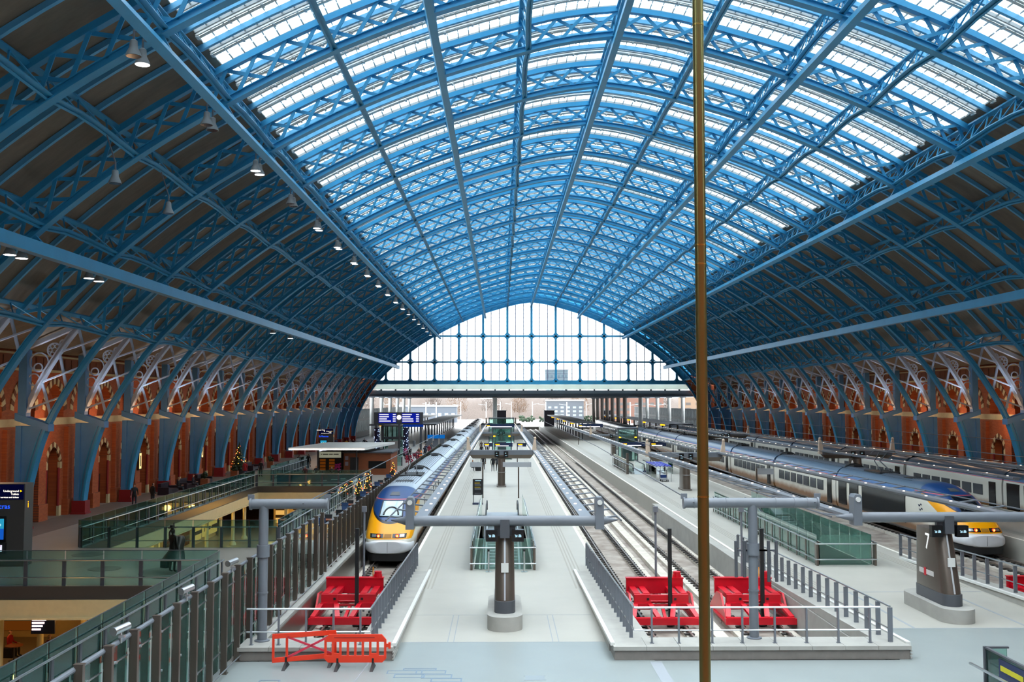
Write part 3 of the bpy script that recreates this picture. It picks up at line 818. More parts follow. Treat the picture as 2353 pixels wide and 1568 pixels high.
# ------------------------------------------------------------ gantry columns
M['horn'] = mat('lit_horn', 'C9B49E', .5); M['numeral'] = mat('white_numeral', 'F2F2EE', .5, emit='FFFFFF', estr=.35)
M['screen'] = mat('black_screen', '0A0C10', .25)
M['scrtxt'] = emat('pale_screen_text', 'A8D0E0', 1.2)
def stadium(cx_, cy_, hw, hl, n=8):
    pts = []
    for i in range(n+1):
        a = PI*i/n; pts.append((cx_+hw*math.cos(a), cy_+hl-hw+hw*math.sin(a)))
    for i in range(n+1):
        a = PI+PI*i/n; pts.append((cx_+hw*math.cos(a), cy_-hl+hw+hw*math.sin(a)))
    return pts
def gantry(label, x, y, num=None):
    t = thing('platform_gantry', label, 'gantry', (x, y, 0), 'grey platform gantries with long crossbars')
    b = MB(); b.prism(stadium(x, y, .62, 2.2, 12), 'z', 0, .5); b.build('base_drum', M['concrete'], t, True)
    rings = []
    for z, y0, y1, w_ in ((.5, -1.55, 1.35, .36), (1.2, -1.42, 1.33, .355), (2.2, -1.15, 1.3, .345), (3.15, -.85, 1.28, .33)):
        rings.append([(p[0], p[1], z) for p in stadium(x, y+(y0+y1)/2, w_, (y1-y0)/2, 8)])
    b = MB(); b.loft(rings); b.build('fin_column', M['bronze'], t, True)
    b = MB(); b.prism(stadium(x, y-.1, .375, 1.47, 8), 'z', .5, .92); b.build('dark_band', M['dsteel'], t, True)
    b = MB(); b.hexa([(x-.03, y-1.5, .95), (x+.03, y-1.5, .95), (x+.03, y-1.35, .95), (x-.03, y-1.35, .95), (x-.03, y-.9, 3.1), (x+.03, y-.9, 3.1), (x+.03, y-.75, 3.1), (x-.03, y-.75, 3.1)])
    b.build('light_strip', M['chrome'], t)
    b = MB(); b.box(x-.13, x+.13, y-1.31, y-1.24, 1.9, 2.22); b.build('notice', M['white'], t)
    b = MB(); b.box(x-.17, x+.17, y-1.2, y-.75, 3.1, 3.75); b.box(x-.38, x+.38, y-1.0, y-.8, 3.15, 3.5); b.build('neck', M['dsteel'], t)
    for s in (-1, 1):
        b = MB(); b.box(x+s*.47-.21, x+s*.47+.21, y-1.25, y-1.0, 2.98, 3.4); sc = b.build('screen', M['screen'], t)
        b = MB(); cx_ = x+s*.47
        b.prism([(cx_-.12, 3.22), (cx_-.1, 3.24), (cx_-.05, 3.19), (cx_-.05, 3.22), (cx_-.02, 3.22), (cx_-.02, 3.14), (cx_-.1, 3.14), (cx_-.1, 3.17), (cx_-.07, 3.17)], 'y', y-1.256, y-1.25)
        b.prism([(cx_+.01, 3.14), (cx_+.12, 3.14), (cx_+.12, 3.2), (cx_+.09, 3.24), (cx_+.03, 3.24)], 'y', y-1.256, y-1.25); b.build('display_symbol', M['scrtxt'], sc)
    yb = y-1.0; zb = 3.69
    b = MB(); b.tube((x-3.4, yb, zb), (x+3.4, yb, zb), .19, 20); b.build('crossbar', M['steel'], t, True)
    for s in (-1, 1):
        b = MB(); b.prism([(x+s*3.4-.15, zb-.28), (x+s*3.4+.15, zb-.28), (x+s*3.4+.15, zb+.75), (x+s*3.4+.09, zb+.86), (x+s*3.4-.09, zb+.86), (x+s*3.4-.15, zb+.75)], 'y', yb-.25, yb+.3)
        u = b.build('end_upright', M['steel'], t)
        c = MB(); c.tube((x+s*3.4, yb-.32, zb+.68), (x+s*3.4, yb-.25, zb+.68), .09, 12); c.build('cap_disc', M['white'], u)
        b = MB(); b.tube((x+s*3.5, yb, zb), (x+s*4.1, yb+.15, zb+.02), .17, 14, .02); b.build('end_cone', M['steel'], t, True)
    if num:
        text(num, .62, M['numeral'], t, (x-.372, y+.15, 2.65), (PI/2, 0, -PI/2), 'platform_number', .006)
        b = MB(); b.box(x-.37, x-.352, y-.55, y+.75, 1.42, 1.6); b.build('band_sign', mat('silver_sign', 'C9C4C2', .4), t)
        b = MB(); b.box(x-.385, x-.365, y+.1, y+.28, 1.36, 1.66); b.build('red_box', M['red'], t)
    return t
gantry('central grey gantry on its concrete drum in the middle of the near platform', .16, 37.9)
gantry('right grey gantry with the white number seven on its fin', 16.6, 38.9, '7')

def gantry2(label, x, y, z0, z1, hw, num=None):
    t = thing('platform_gantry', label, 'gantry', (x, y, 0), 'grey platform gantries with box beams')
    b = MB(); b.box(x-hw, x+hw, y-.3, y+.3, z0+.35, z1); b.build('beam_top', M['steel'], t)
    b = MB(); b.hexa([(x-hw+.3, y-.2, z0), (x+hw-.3, y-.2, z0), (x+hw-.3, y+.2, z0), (x-hw+.3, y+.2, z0), (x-hw, y-.3, z0+.35), (x+hw, y-.3, z0+.35), (x+hw, y+.3, z0+.35), (x-hw, y+.3, z0+.35)]); b.build('beam_underside', M['bronze'], t)
    b = MB(); b.loft([[(p[0], p[1], z) for p in stadium(x, y+.4, .34, 1.3-.1*z)] for z in (.12, z0)]); b.build('fin_column', M['bronze'], t, True)
    b = MB(); b.prism(stadium(x, y+.4, .45, 1.45), 'z', 0, .12); b.build('base_plate', M['dconc'], t, True)
    b = MB(); b.lathe([(.42, 0), (.42, .05)], (x, y-.4, 1.35), 16); b.build('perch_ring', M['chrome'], t, True)
    for s in (-1, 1):
        b = MB(); b.box(x+s*.42-.21, x+s*.42+.21, y-.42, y-.3, z0+.12, z0+.68); sc = b.build('screen', M['screen'], t)
        b = MB(); cx_ = x+s*.42
        b.box(cx_-.1, cx_+.02, y-.425, y-.42, z0+.48, z0+.53); b.box(cx_-.1, cx_+.1, y-.425, y-.42, z0+.26, z0+.3); b.build('display_symbol', M['scrtxt'], sc)
        b = MB(); e = x+s*(hw+.05)
        b.loft([[(e-.25, y-.25, z1-.35), (e+.25, y-.25, z1-.35), (e+.25, y+.25, z1-.35), (e-.25, y+.25, z1-.35)], [(e+s*.1-.1, y-.1, z1+1.0), (e+s*.1+.1, y-.1, z1+1.0), (e+s*.1+.1, y+.1, z1+1.0), (e+s*.1-.1, y+.1, z1+1.0)]])
        b.ball((e+s*.1, y, z1+1.1), .14, 10, 6); b.build('end_horn', M['horn'], t, True)
    if num: text(num, .75, M['numeral'], t, (x-.352, y+.4, 2.0), (PI/2, 0, -PI/2), 'platform_number', .006)
    return t
gantry2('box beam gantry across the central platform, nearest behind the escalator', .1, 96, 2.62, 3.4, 3.0)
gantry2('box beam gantry across the central platform, middle one of the row', .1, 164, 2.4, 3.0, 3.2)
gantry2('box beam gantry across the central platform, farthest of the row', .1, 232, 2.4, 3.0, 3.2)
gantry2('box beam gantry across platform seven, nearest behind the brass pole', 16.7, 92, 2.6, 3.35, 3.3)
gantry2('box beam gantry across platform seven, middle one of the row', 16.7, 150, 2.5, 3.1, 3.3)
gantry2('box beam gantry across platform nine behind the right train', 33.6, 96, 2.6, 3.35, 3.3, '9')
gantry2('box beam gantry across platform nine, farther one beyond the brass pole', 33.6, 152, 2.5, 3.1, 3.3, '9')

# long lighting troughs carried on the gantries
def trough(label, x, y0, z0, y1, z1, outer, brackets=True):
    t = thing('light_trough', label, 'light', (x, y0, z0), 'long lighting troughs above the platforms')
    L = y1-y0; zz = lambda y: z0+(z1-z0)*(y-y0)/L
    b = MB(); b.bar((x, y0, z0), (x, y1, z1), .46, .10); b.bar((x, y0, z0-.09), (x, y1, z1-.09), .3, .1); b.build('trough', M['steel'], t)
    n_ = int(L/2.6); lp = bk = None
    for i in range(n_):
        y = y0+1.2+i*2.6; z = zz(y)
        if lp is None:
            c = MB(); c.lathe([(.06, 0), (.06, .02), (.045, .03)], (x+outer*-.05, y, z+.05), 10); lp = c.build('lamp', M['lamp'], t); y00, z00 = y, z
            c = MB(); c.bar((x+outer*.2, y, z-.02), (x+outer*1.15, y+.3, z+.06), .16, .05); bk = c.build('bracket', M['steel'], t)
        else:
            for o in ((lp, bk) if brackets else (lp,)):
                q = o.copy(); COL.objects.link(q); q.location = (o.location.x, o.location.y+y-y00, o.location.z+z-z00)
    c = MB(); c.tube((x+outer*1.15, y0, z0+.07), (x+outer*1.15, y1, z1+.07), .03, 6); c.build('edge_cable', M['dsteel'], t)
    return t
for (x, y0, z0, y1, z1, who) in ((.12, 37.2, 3.6, 96, 3.35, 'central platform'), (.1, 96, 3.2, 232, 2.95, 'central platform'), (16.65, 38.2, 3.6, 92, 3.35, 'platform seven'), (16.7, 92, 3.2, 232, 2.95, 'platform seven'), (33.6, 60, 3.45, 96, 3.35, 'platform nine'), (33.6, 96, 3.3, 205, 2.95, 'platform nine')):
    for s in (-1, 1):
        near = 'near stretch' if y0 < 90 else 'far stretch'
        trough('long grey lighting trough over the %s edge of %s, %s' % ('left' if s < 0 else 'right', 'the central platform' if 'central' in who else who, near), x+s*3.12, y0, z0, y1, z1, s)

# ------------------------------------------------------------ red buffer stops
def buffer(label, x, y):
    t = thing('buffer_stop', label, 'buffer stop', (x, y, RZ), 'red hydraulic buffer stops at the track ends')
    z = lambda a: RZ+a
    m = M['red']
    b = MB(); b.box(x-1.42, x+1.42, y, y+.28, z(.03), z(.27)); b.box(x-1.36, x+1.36, y+.02, y+.26, z(.27), z(.3)); b.build('base_beam', m, t)
    for s in (-1, 1):
        c = x+s*.78
        b = MB()
        for (xa, xb_) in ((c-.5, c-.3), (c+.5, c+.3)):
            b.bar((xa, y+.2, z(.28)), (xb_, y+1.15, z(.62)), .2, .1)
        b.box(c-.36, c+.36, y+1.1, y+1.25, z(.45), z(.68)); b.build('foot_frame', m, t)
        b = MB(); b.hexa([(c-.42, y+1.2, z(.4)), (c+.42, y+1.2, z(.4)), (c+.42, y+1.5, z(.4)), (c-.42, y+1.5, z(.4)), (c-.33, y+1.2, z(.62)), (c+.33, y+1.2, z(.62)), (c+.33, y+1.5, z(.62)), (c-.33, y+1.5, z(.62))])
        b.box(c-.33, c+.33, y+1.2, y+1.5, z(.62), z(1.0)); b.build('collar_box', m, t)
        b = MB(); b.box(c-s*.22-.05, c-s*.22+.05, y+1.18, y+1.21, z(.78), z(.88)); b.build('bolt_hole', M['black'], t)
        for dx in (-.2, .2):
            b = MB(); b.box(c+dx-.13, c+dx+.13, y+1.45, y+3.1, z(.82), z(1.02)); b.build('ram_beam', m, t)
        b = MB(); b.box(c-.06, c+.06, y+1.6, y+3.0, z(.88), z(.95)); b.build('ram_rod', M['chrome'], t)
        b = MB(); xs_ = c+s*.5
        b.prism([(y+.3, z(.1)), (y+3.6, z(.05)), (y+3.5, z(.25)), (y+2.3, z(.95)), (y+1.5, z(1.0)), (y+1.1, z(.6))], 'x', xs_-.04, xs_+.04)
        b.box(xs_-.1, xs_+.1, y+.3, y+3.5, z(.03), z(.12)); b.build('side_plate', m, t)
    b = MB(); b.box(x-.5, x+.5, y+1.22, y+1.42, z(.76), z(.98)); b.tube((x-.55, y+1.7, z(.62)), (x+.55, y+1.7, z(.62)), .06, 10); b.tube((x-.55, y+1.35, z(.55)), (x+.55, y+1.35, z(.55)), .06, 10); b.build('cross_beam', m, t)
    b = MB(); b.bar((x, y+.2, z(.2)), (x+.05, y+1.4, z(.5)), .12, .12); b.build('centre_strut', m, t)
    b = MB(); b.box(x-1.22, x+1.22, y+3.05, y+3.25, z(.70), z(1.36)); b.box(x-1.24, x+1.24, y+3.0, y+3.3, z(1.34), z(1.38)); b.build('buffer_plate', m, t)
    b = MB(); b.tube((x+.98, y+3.2, z(1.38)), (x+.98, y+3.2, z(1.62)), .16, 10); b.box(x+.8, x+1.15, y+3.1, y+3.3, z(1.38), z(1.5)); b.build('stop_lamp', m, t)
    b = MB(); b.tube((x+.75, y+3.3, z(1.38)), (x+.75, y+3.3, z(1.78)), .02, 6); b.build('marker_rod', mat('yellow_rod', 'E0A020', .5), t)
    return t
for x, y, lab in ((T1, 41.2, 'red buffer stop at the end of the left train track'), (T2, 41.0, 'red buffer stop on the track beside the central platform'),
                  (T3, 41.0, 'red buffer stop on the track nearest platform seven'), (T4+.3, 41.2, 'red buffer stop at the right picture edge beyond the railing')):
    t = buffer(lab, x, y)
    if x > 20: continue
    x += .35; y += 1.2
    b = MB(); b.box(x-.075, x+.075, y-.075, y+.075, -1.2, 2.75); b.box(x-.15, x+.15, y-.15, y+.15, -1.2, -1.15); b.build('sensor_post', M['black'], t)
    m_ = thing('signal_mast', 'slim grey mast just behind the '+lab.replace('at the end of', 'on'), 'mast', (x-.1, y+3.0, -1.25), 'slim grey masts behind the buffer stops')
    b = MB(); b.tube((x-.12, y+3.0, -1.25), (x-.12, y+3.0, 3.2), .05, 8); b.build('post', M['steel'], m_)
    b = MB(); b.box(x-.22, x-.02, y+2.9, y+3.1, 3.1, 3.35); b.build('head', M['steel'], m_)

# ------------------------------------------------------------ orange barriers
def feet(t, x, y, zt):
    b = MB(); b.hexa([(x-.05, y-.45, 0), (x+.05, y-.45, 0), (x+.05, y+.3, 0), (x-.05, y+.3, 0), (x-.03, y-.05, .16), (x+.03, y-.05, .16), (x+.03, y+.05, .16), (x-.03, y+.05, .16)])
    b.box(x-.03, x+.03, y-.04, y+.04, .1, zt); b.build('foot', M['black'], t)
t = thing('pedestrian_barrier', 'orange plastic barrier with eight upright slots in front of the left kerb', 'barrier', (-4.3, 31.1, 0))
x0, x1, y = -5.28, -3.42, 31.05
b = MB(); z0, z1 = .17, 1.0
ot = [(x0+.12, z0), (x1-.12, z0), (x1, z0+.12), (x1, z1-.16), (x1-.14, z1), (x0+.14, z1), (x0, z1-.16), (x0, z0+.12)]
b.prism([ot[0], ot[1], ot[2], (x1, z0+.2), (x0, z0+.2), ot[7]], 'y', y-.03, y+.03); b.prism([(x0, z1-.22), (x1, z1-.22), (x1, z1-.16), ot[4], ot[5], ot[6]], 'y', y-.03, y+.03)
for i in range(9):
    xx = x0+.035+(x1-x0-.07)*i/8; b.box(xx-.035, xx+.035, y-.024, y+.024, z0+.12, z1-.17)
for i in (1, 6):
    xx = x0+.035+(x1-x0-.07)*(i+.5)/8; b.box(xx-.1, xx+.1, y-.027, y+.027, z0+.14, z0+.27)
b.build('slotted_panel', M['orange'], t)
b = MB(); b.box(x1, x1+.12, y-.03, y+.03, .62, .72); b.box(x1+.06, x1+.13, y-.04, y+.04, .58, .76); b.build('coupling', M['orange'], t)
b = MB(); b.box(x0+.3, x1-.35, y-.034, y-.03, z1-.105, z1-.08); b.build('moulded_slot', M['dred'], t)
feet(t, x0+.4, y, .3); feet(t, x1-.4, y, .3)
t = thing('pedestrian_barrier', 'orange barrier with an X brace, left of the slotted one', 'barrier', (-6, 31.3, 0))
x0, x1 = -6.85, -5.0
def yb_(x): return 31.1+(x-x0)*.22
b = MB()
def bb(xa, za, xb, zb, w_): b.bar((xa, yb_(xa), za), (xb, yb_(xb), zb), .05, w_, (0, 0, 1))
bb(x0, .93, x1, .96, .14); bb(x0, .22, x1, .28, .14)
for x in (x0+.03, x0+.42, x1-.02): b.box(x-.035, x+.035, yb_(x)-.02, yb_(x)+.02, .2, .95)
b.build('frame', M['orange'], t)
b = MB(); bb(x0+.42, .9, x1-.05, .3, .06); bb(x0+.42, .28, x1-.05, .92, .06); b.build('cross_brace', mat('pink_red_plastic', 'C8324A', .4), t)
feet(t, x0+.4, yb_(x0+.4), .3); feet(t, x1-.15, yb_(x1), .3)
# sign panel at lower right corner
t = thing('glass_barrier', 'glass barrier with a navy sign at the lower right corner', 'barrier', (13.6, 28.5, 0))
b = MB(); b.box(13.55, 13.58, 26.2, 28.7, .1, 1.1); b.box(13.58, 14.15, 28.68, 28.71, .1, 1.1); b.build('glass_panel', M['glassd'], t)
b = MB(); b.box(13.5, 13.6, 28.66, 28.74, 0, 1.15); b.box(13.52, 13.6, 26.2, 28.7, 1.1, 1.15); b.box(13.55, 14.2, 28.66, 28.74, 1.1, 1.15); b.build('frame', M['dsteel'], t)
b = MB(); b.bar((13.25, 29.0, .62), (13.3, 26.0, .62), .07, .05); b.build('handrail', M['chrome'], t)
b = MB(); b.box(13.53, 13.6, 26.0, 27.9, .3, 1.02); s_ = b.build('sign', M['navy'], t)
b = MB(); b.box(13.52, 13.53, 26.6, 27.8, .72, .86); b.build('yellow_bar', mat('yellow_sign', 'C8C020', .5), s_)
# ------------------------------------------------------------ trains
class NG:
    def __init__(s, nt): s.nt = nt
    def n(s, op, a, b=None):
        n = s.nt.nodes.new('ShaderNodeMath'); n.operation = op
        for i, v in enumerate((a, b)):
            if v is None: continue
            if isinstance(v, (int, float)): n.inputs[i].default_value = v
            else: s.nt.links.new(v, n.inputs[i])
        return n.outputs[0]
    def mix(s, f, a, b):
        n = s.nt.nodes.new('ShaderNodeMix'); n.data_type = 'RGBA'; s.nt.links.new(f, n.inputs[0])
        for i, v in ((6, a), (7, b)):
            if isinstance(v, str): n.inputs[i].default_value = lin(v)
            else: s.nt.links.new(v, n.inputs[i])
        return n.outputs[2]
def livery(name, nose, roof='4F6276'):
    m, nt, out = new_mat(name); g = NG(nt)
    b = nt.nodes.new('ShaderNodeBsdfPrincipled'); nt.links.new(b.outputs[0], out.inputs[0]); b.inputs['Roughness'].default_value = .3
    tc = nt.nodes.new('ShaderNodeTexCoord'); sp = nt.nodes.new('ShaderNodeSeparateXYZ'); nt.links.new(tc.outputs['Object'], sp.inputs[0])
    x, y, z = sp.outputs
    ns = nt.nodes.new('ShaderNodeTexNoise'); ns.inputs['Scale'].default_value = 1.2; ns.inputs['Detail'].default_value = 6; nt.links.new(tc.outputs['Object'], ns.inputs[0])
    zd = g.n('ADD', z, g.n('MULTIPLY', g.n('SUBTRACT', ns.outputs[0], .5), .5))
    c = g.mix(g.n('LESS_THAN', z, .62), 'DAD8CC', '2C2A2A')
    mr = nt.nodes.new('ShaderNodeMapRange'); mr.inputs[1].default_value = 1.45; mr.inputs[2].default_value = .95; nt.links.new(zd, mr.inputs[0])
    dirt = g.n('MULTIPLY', mr.outputs[0], g.n('GREATER_THAN', z, .62))
    if nose: dirt = g.n('MULTIPLY', dirt, g.n('GREATER_THAN', y, 3.0))
    c = g.mix(dirt, c, '8A5F36')
    c = g.mix(g.n('MULTIPLY', g.n('GREATER_THAN', z, 2.98), g.n('LESS_THAN', z, 3.03)), c, 'C03A3A')
    c = g.mix(g.n('GREATER_THAN', z, 3.03), c, '1F5A96')
    c = g.mix(g.n('GREATER_THAN', z, 3.22), c, roof)
    if nose:
        fr = g.n('LESS_THAN', y, 7.0)
        # yellow part of the front
        ylim = g.n('ADD', g.n('MULTIPLY', g.n('SUBTRACT', z, 1.35), 2.9), .9)
        yel = g.n('MULTIPLY', g.n('GREATER_THAN', z, 1.28), g.n('LESS_THAN', y, ylim))
        yel = g.n('MULTIPLY', yel, g.n('LESS_THAN', z, 3.25))
        c = g.mix(yel, c, 'F0A200')
        ax = g.n('DIVIDE', x, 1.30); q = g.n('SQRT', g.n('MAXIMUM', g.n('SUBTRACT', 1, g.n('MULTIPLY', ax, ax)), 0))
        zl = g.n('SUBTRACT', 3.2, g.n('MULTIPLY', q, 1.18))
        blue = g.n('MULTIPLY', g.n('GREATER_THAN', z, zl), g.n('LESS_THAN', y, 6.3))
        blue = g.n('MULTIPLY', blue, g.n('LESS_THAN', g.n('ABSOLUTE', x), 1.30))
        c = g.mix(blue, c, '123A70')
        c = g.mix(g.n('MULTIPLY', g.n('MULTIPLY', g.n('LESS_THAN', z, g.n('ADD', zl, .12)), blue), 1), c, '0C1420')
        ln = g.n('MULTIPLY', g.n('GREATER_THAN', z, 3.17), g.n('LESS_THAN', z, 3.21)); c = g.mix(g.n('MULTIPLY', ln, fr), c, 'C04848')
    nt.links.new(c, b.inputs['Base Color']); return m
ST = [(0, .72, .5, 1.2), (.08, .95, .46, 1.36), (.25, 1.12, .42, 1.55), (.6, 1.25, .38, 1.8), (1.1, 1.33, .36, 2.12), (1.8, 1.37, .34, 2.52), (2.6, 1.39, .32, 2.92), (3.4, 1.4, .3, 3.24), (4.3, 1.405, .3, 3.48), (5.3, 1.405, .3, 3.66), (6.5, 1.405, .3, 3.74), (8, 1.405, .3, 3.75)]
def stn(s):
    for a, b in zip(ST, ST[1:]):
        if s <= b[0]:
            t = (s-a[0])/(b[0]-a[0]); return [a[i]+(b[i]-a[i])*t for i in range(1, 4)]
    return list(ST[-1][1:])
def ring(s, n=48, exp_=0):
    hw, zb, zt = stn(s); zc = zb+(zt-zb)*.52; k = min(1, s/5.)
    eu = 2.3+.9*k; out = []
    for i in range(n):
        a = 2*PI*i/n; c = math.cos(a); d = math.sin(a)
        e = eu if d > 0 else 4.5
        hz = (zt-zc) if d > 0 else (zc-zb)
        out.append(((hw+exp_)*math.copysign(abs(c)**(2/e), c), s, zc+(hz+exp_)*math.copysign(abs(d)**(2/e), d)))
    return out
def topz_(s, x):
    hw, zb, zt = stn(s); zc = zb+(zt-zb)*.52; eu = 2.3+.9*min(1, s/5.)
    u = abs(x/hw)
    return -9 if u >= 1 else zc+(zt-zc)*(1-u**eu)**(1/eu)
def surf(x, z):
    lo, hi = 0, 7.9
    for _ in range(40):
        m_ = (lo+hi)/2
        if topz_(m_, x) >= z: hi = m_
        else: lo = m_
    return (lo+hi)/2
def patch(mb, outline, O, lift=.02, nx=10, nz=8):
    # outline(u) -> (x, z): bilinear quad of four corners
    (a, b, c, d) = outline
    g = []
    for j in range(nz+1):
        row = []
        for i in range(nx+1):
            u = i/nx; v = j/nz
            x = (a[0]*(1-u)+b[0]*u)*(1-v)+(d[0]*(1-u)+c[0]*u)*v; z = (a[1]*(1-u)+b[1]*u)*(1-v)+(d[1]*(1-u)+c[1]*u)*v
            row.append((O[0]+x, O[1]+surf(x, z)-lift, O[2]+z+lift*.5))
        g.append(row)
    vs = [p for r in g for p in r]; W_ = nx+1
    back = [(p[0], p[1]+lift*1.6, p[2]-lift*.8) for p in vs]; N = len(vs)
    fs = []
    for j in range(nz):
        for i in range(nx):
            q = (j*W_+i, j*W_+i+1, (j+1)*W_+i+1, (j+1)*W_+i); fs.append(q); fs.append(tuple(N+k for k in reversed(q)))
    bd = [i for i in range(W_)]+[j*W_+nx for j in range(1, nz+1)]+[nz*W_+i for i in range(nx-1, -1, -1)]+[j*W_ for j in range(nz-1, 0, -1)]
    for a_, b_ in zip(bd, bd[1:]+bd[:1]): fs.append((a_, N+a_, N+b_, b_))
    mb.add(vs+back, fs)
M['tail'] = emat('red_tail_lamp', 'FF2A12', 7)
M['tailc'] = emat('amber_lamp_core', 'FFB040', 9)
M['winm'] = mat('train_window', '1E2226', .12)
M['wing'] = mat('grey_train_window', '4A4E54', .15)
M['wscr'] = mat('windscreen_glare', 'AFC3CC', .08)  # bright reflection on the left train's windscreen is put into the colour
M['wscd'] = mat('windscreen_dark', '0E141C', .08)
M['under'] = mat('dark_underframe', '1A1918', .7)
M['train_n'] = livery('train_nose_livery', True); M['train_c'] = livery('train_coach_livery', False)
M['train_nl'] = livery('train_nose_livery_roof_sheen', True, '9AA6B2'); M['train_cl'] = livery('train_coach_livery_roof_sheen', False, '93A2B0')  # same livery, with the roof's sky reflection painted in as a paler tone
M['bumper'] = mat('white_nose_cover', 'D9DCE0', .28)
def train(label, x, y0, ncoach, side, nm, cm, screen, nose=True):
    t = thing('express_train', label, 'train', (x, y0, RZ), 'white express trains with blue roofs')
    O = (x, y0, RZ)
    pc = MB()
    rings = [[(O[0]+p[0], O[1]+p[1], O[2]+p[2]) for p in ring(s)] for s in [0, .03, .08, .16, .25, .4, .6, .85, 1.1, 1.45, 1.8, 2.2, 2.6, 3, 3.4, 3.85, 4.3, 4.8, 5.3, 5.9, 6.5, 7.2, 8, 12, 16, 20, 22]]
    pc.loft(rings); pc = pc.build('power_car', nm, t, True)
    if nose:
        b = MB(); patch(b, ((-.62, 2.40), (.62, 2.40), (.56, 3.10), (-.56, 3.10)), O, .025); b.build('windscreen', screen, pc, True)
        b = MB()
        for (xa, za, xb_, zb_) in ((-.66, 2.38, .66, 2.38), (-.6, 3.12, .6, 3.12)): 
            P_ = [(O[0]+xa+(xb_-xa)*i/8, O[1]+surf(xa+(xb_-xa)*i/8, za)-.02, O[2]+za) for i in range(9)]; b.tubes(P_, .03)
        for s in (-1, 1):
            P_ = [(O[0]+s*(.66-.06*i/6), O[1]+surf(s*(.66-.06*i/6), 2.38+.74*i/6)-.02, O[2]+2.38+.74*i/6) for i in range(7)]; b.tubes(P_, .03)
        b.build('windscreen_frame', M['black'], pc)
        b = MB(); P_ = [(O[0]+.42*math.cos(PI*i/10), O[1]+surf(.42*math.cos(PI*i/10), 2.46+.36*math.sin(PI*i/10))-.05, O[2]+2.46+.36*math.sin(PI*i/10)) for i in range(11)]
        b.tubes(P_, .055); b.build('wiper', M['black'], pc)
        b = MB(); patch(b, ((-.3, 3.36), (.3, 3.36), (.22, 3.52), (-.22, 3.52)), O, .02, 8, 4); b.build('roof_vent', M['dsteel'], pc, True)
        for s in (-1, 1):
            b = MB(); q = [(s*.26, 1.36), (s*1.0, 1.36), (s*1.02, 1.56), (s*.26, 1.56)]
            if s < 0: q = [q[1], q[0], q[3], q[2]]
            patch(b, q, O, .02, 8, 4); hl = b.build('lamp_panel', M['winm'], pc, True)
            xx, zz = s*.52, 1.46; yy = surf(xx, zz)
            b = MB(); b.ball((O[0]+xx, O[1]+yy-.02, O[2]+zz), .095, 12, 6); b.build('tail_lamp', M['tail'], hl, True)
            b = MB(); b.ball((O[0]+xx, O[1]+yy-.08, O[2]+zz), .055, 10, 6); b.build('lamp_core', M['tailc'], hl, True)
            b = MB(); patch(b, ((s*.78-.12, 1.4), (s*.78+.12, 1.4), (s*.78+.12, 1.53), (s*.78-.12, 1.53)), O, .03, 4, 2); b.build('headlamp', M['chrome'], hl, True)
        b = MB(); patch(b, ((-.2, 1.37), (.2, 1.37), (.2, 1.55), (-.2, 1.55)), O, .025, 4, 3); gr = b.build('grille', mat('ochre_grille', 'A8741E', .5), pc)
        # white coupling cover and black spoiler
        b = MB(); rr = []
        for k in range(9):
            s = (-.1, -.03, .07, .2, .36, .56, .8, 1.05, 1.3)[k]; f = stn(max(s, 0)); hw = (.8, .98, 1.1, 1.19, 1.26, 1.31, 1.35, 1.37, 1.385)[k]
            hz_ = .375 if k > 1 else (.31, .355)[k]
            rr.append([(O[0]+hw*math.copysign(abs(math.cos(a_))**.55, math.cos(a_)), O[1]+s, O[2]+.86+hz_*math.copysign(abs(math.sin(a_))**.6, math.sin(a_))) for a_ in [2*PI*i/28+.01 for i in range(28)]])
        b.loft(rr); b.build('coupling_cover', M['bumper'], pc, True)
        b = MB(); b.box(O[0]-.006, O[0]+.006, O[1]-.112, O[1]-.095, O[2]+.58, O[2]+1.14); b.build('cover_seam', M['black'], pc)
        b = MB(); rr = []
        for s, hw in ((.0, .8), (.12, 1.02), (.4, 1.2), (1.0, 1.3), (2.5, 1.34)):
            rr.append([(O[0]+hw*c_, O[1]+s, O[2]+z_) for c_, z_ in ((-.94, .1), (.94, .1), (1, .56), (-1, .56))])
        b.loft(rr); b.build('spoiler', M['black'], pc, True)
        # emblem: three dark waves on the cab side
        for q in range(3):
            b = MB(); P_ = [(O[0]+side*1.39, O[1]+5.6+.5*i/6-q*.12, O[2]+2.35-q*.26+.07*math.sin(2*PI*i/6)) for i in range(7)]
            b.tubes(P_, .045); b.build('wave_emblem', mat('emblem_navy', '1A2440', .4) if 'emb' not in M else M['emb'], pc)
    def onside(mb, ya, yb, za, zb, th=.02):
        xx = side*1.40; mb.box(*sorted((O[0]+xx-.05, O[0]+xx+th)), ya, yb, O[2]+za, O[2]+zb)
    for (ya, yb_) in ((8.2, 16.2), (17, 18.9), (19.6, 21.4)):
        b = MB(); onside(b, y0+ya, y0+yb_, .95, 2.85); b.build('side_grille', M['winm'], pc)
    b = MB()
    for yq in (9.5, ): b.box(O[0]-.55, O[0]+.55, y0+yq, y0+yq+1.1, O[2]+3.74, O[2]+3.77)
    b.build('roof_hatch', M['black'], pc)
    b = MB()
    for q in range(-5, 6): b.box(O[0]+q*.16-.01, O[0]+q*.16+.01, y0+8.5, y0+21.8, O[2]+3.60+.15*(1-(q/6)**2), O[2]+3.63+.15*(1-(q/6)**2))
    b.build('roof_ribs', M['dsteel'], pc)
    # pantograph
    pw = MB(); yy = y0+16; zz = O[2]+3.74
    pw.box(O[0]-.75, O[0]+.75, yy-1.6, yy+1.6, zz-.03, zz+.06)
    pw = pw.build('pantograph_well', M['black'], pc)
    pg = MB()
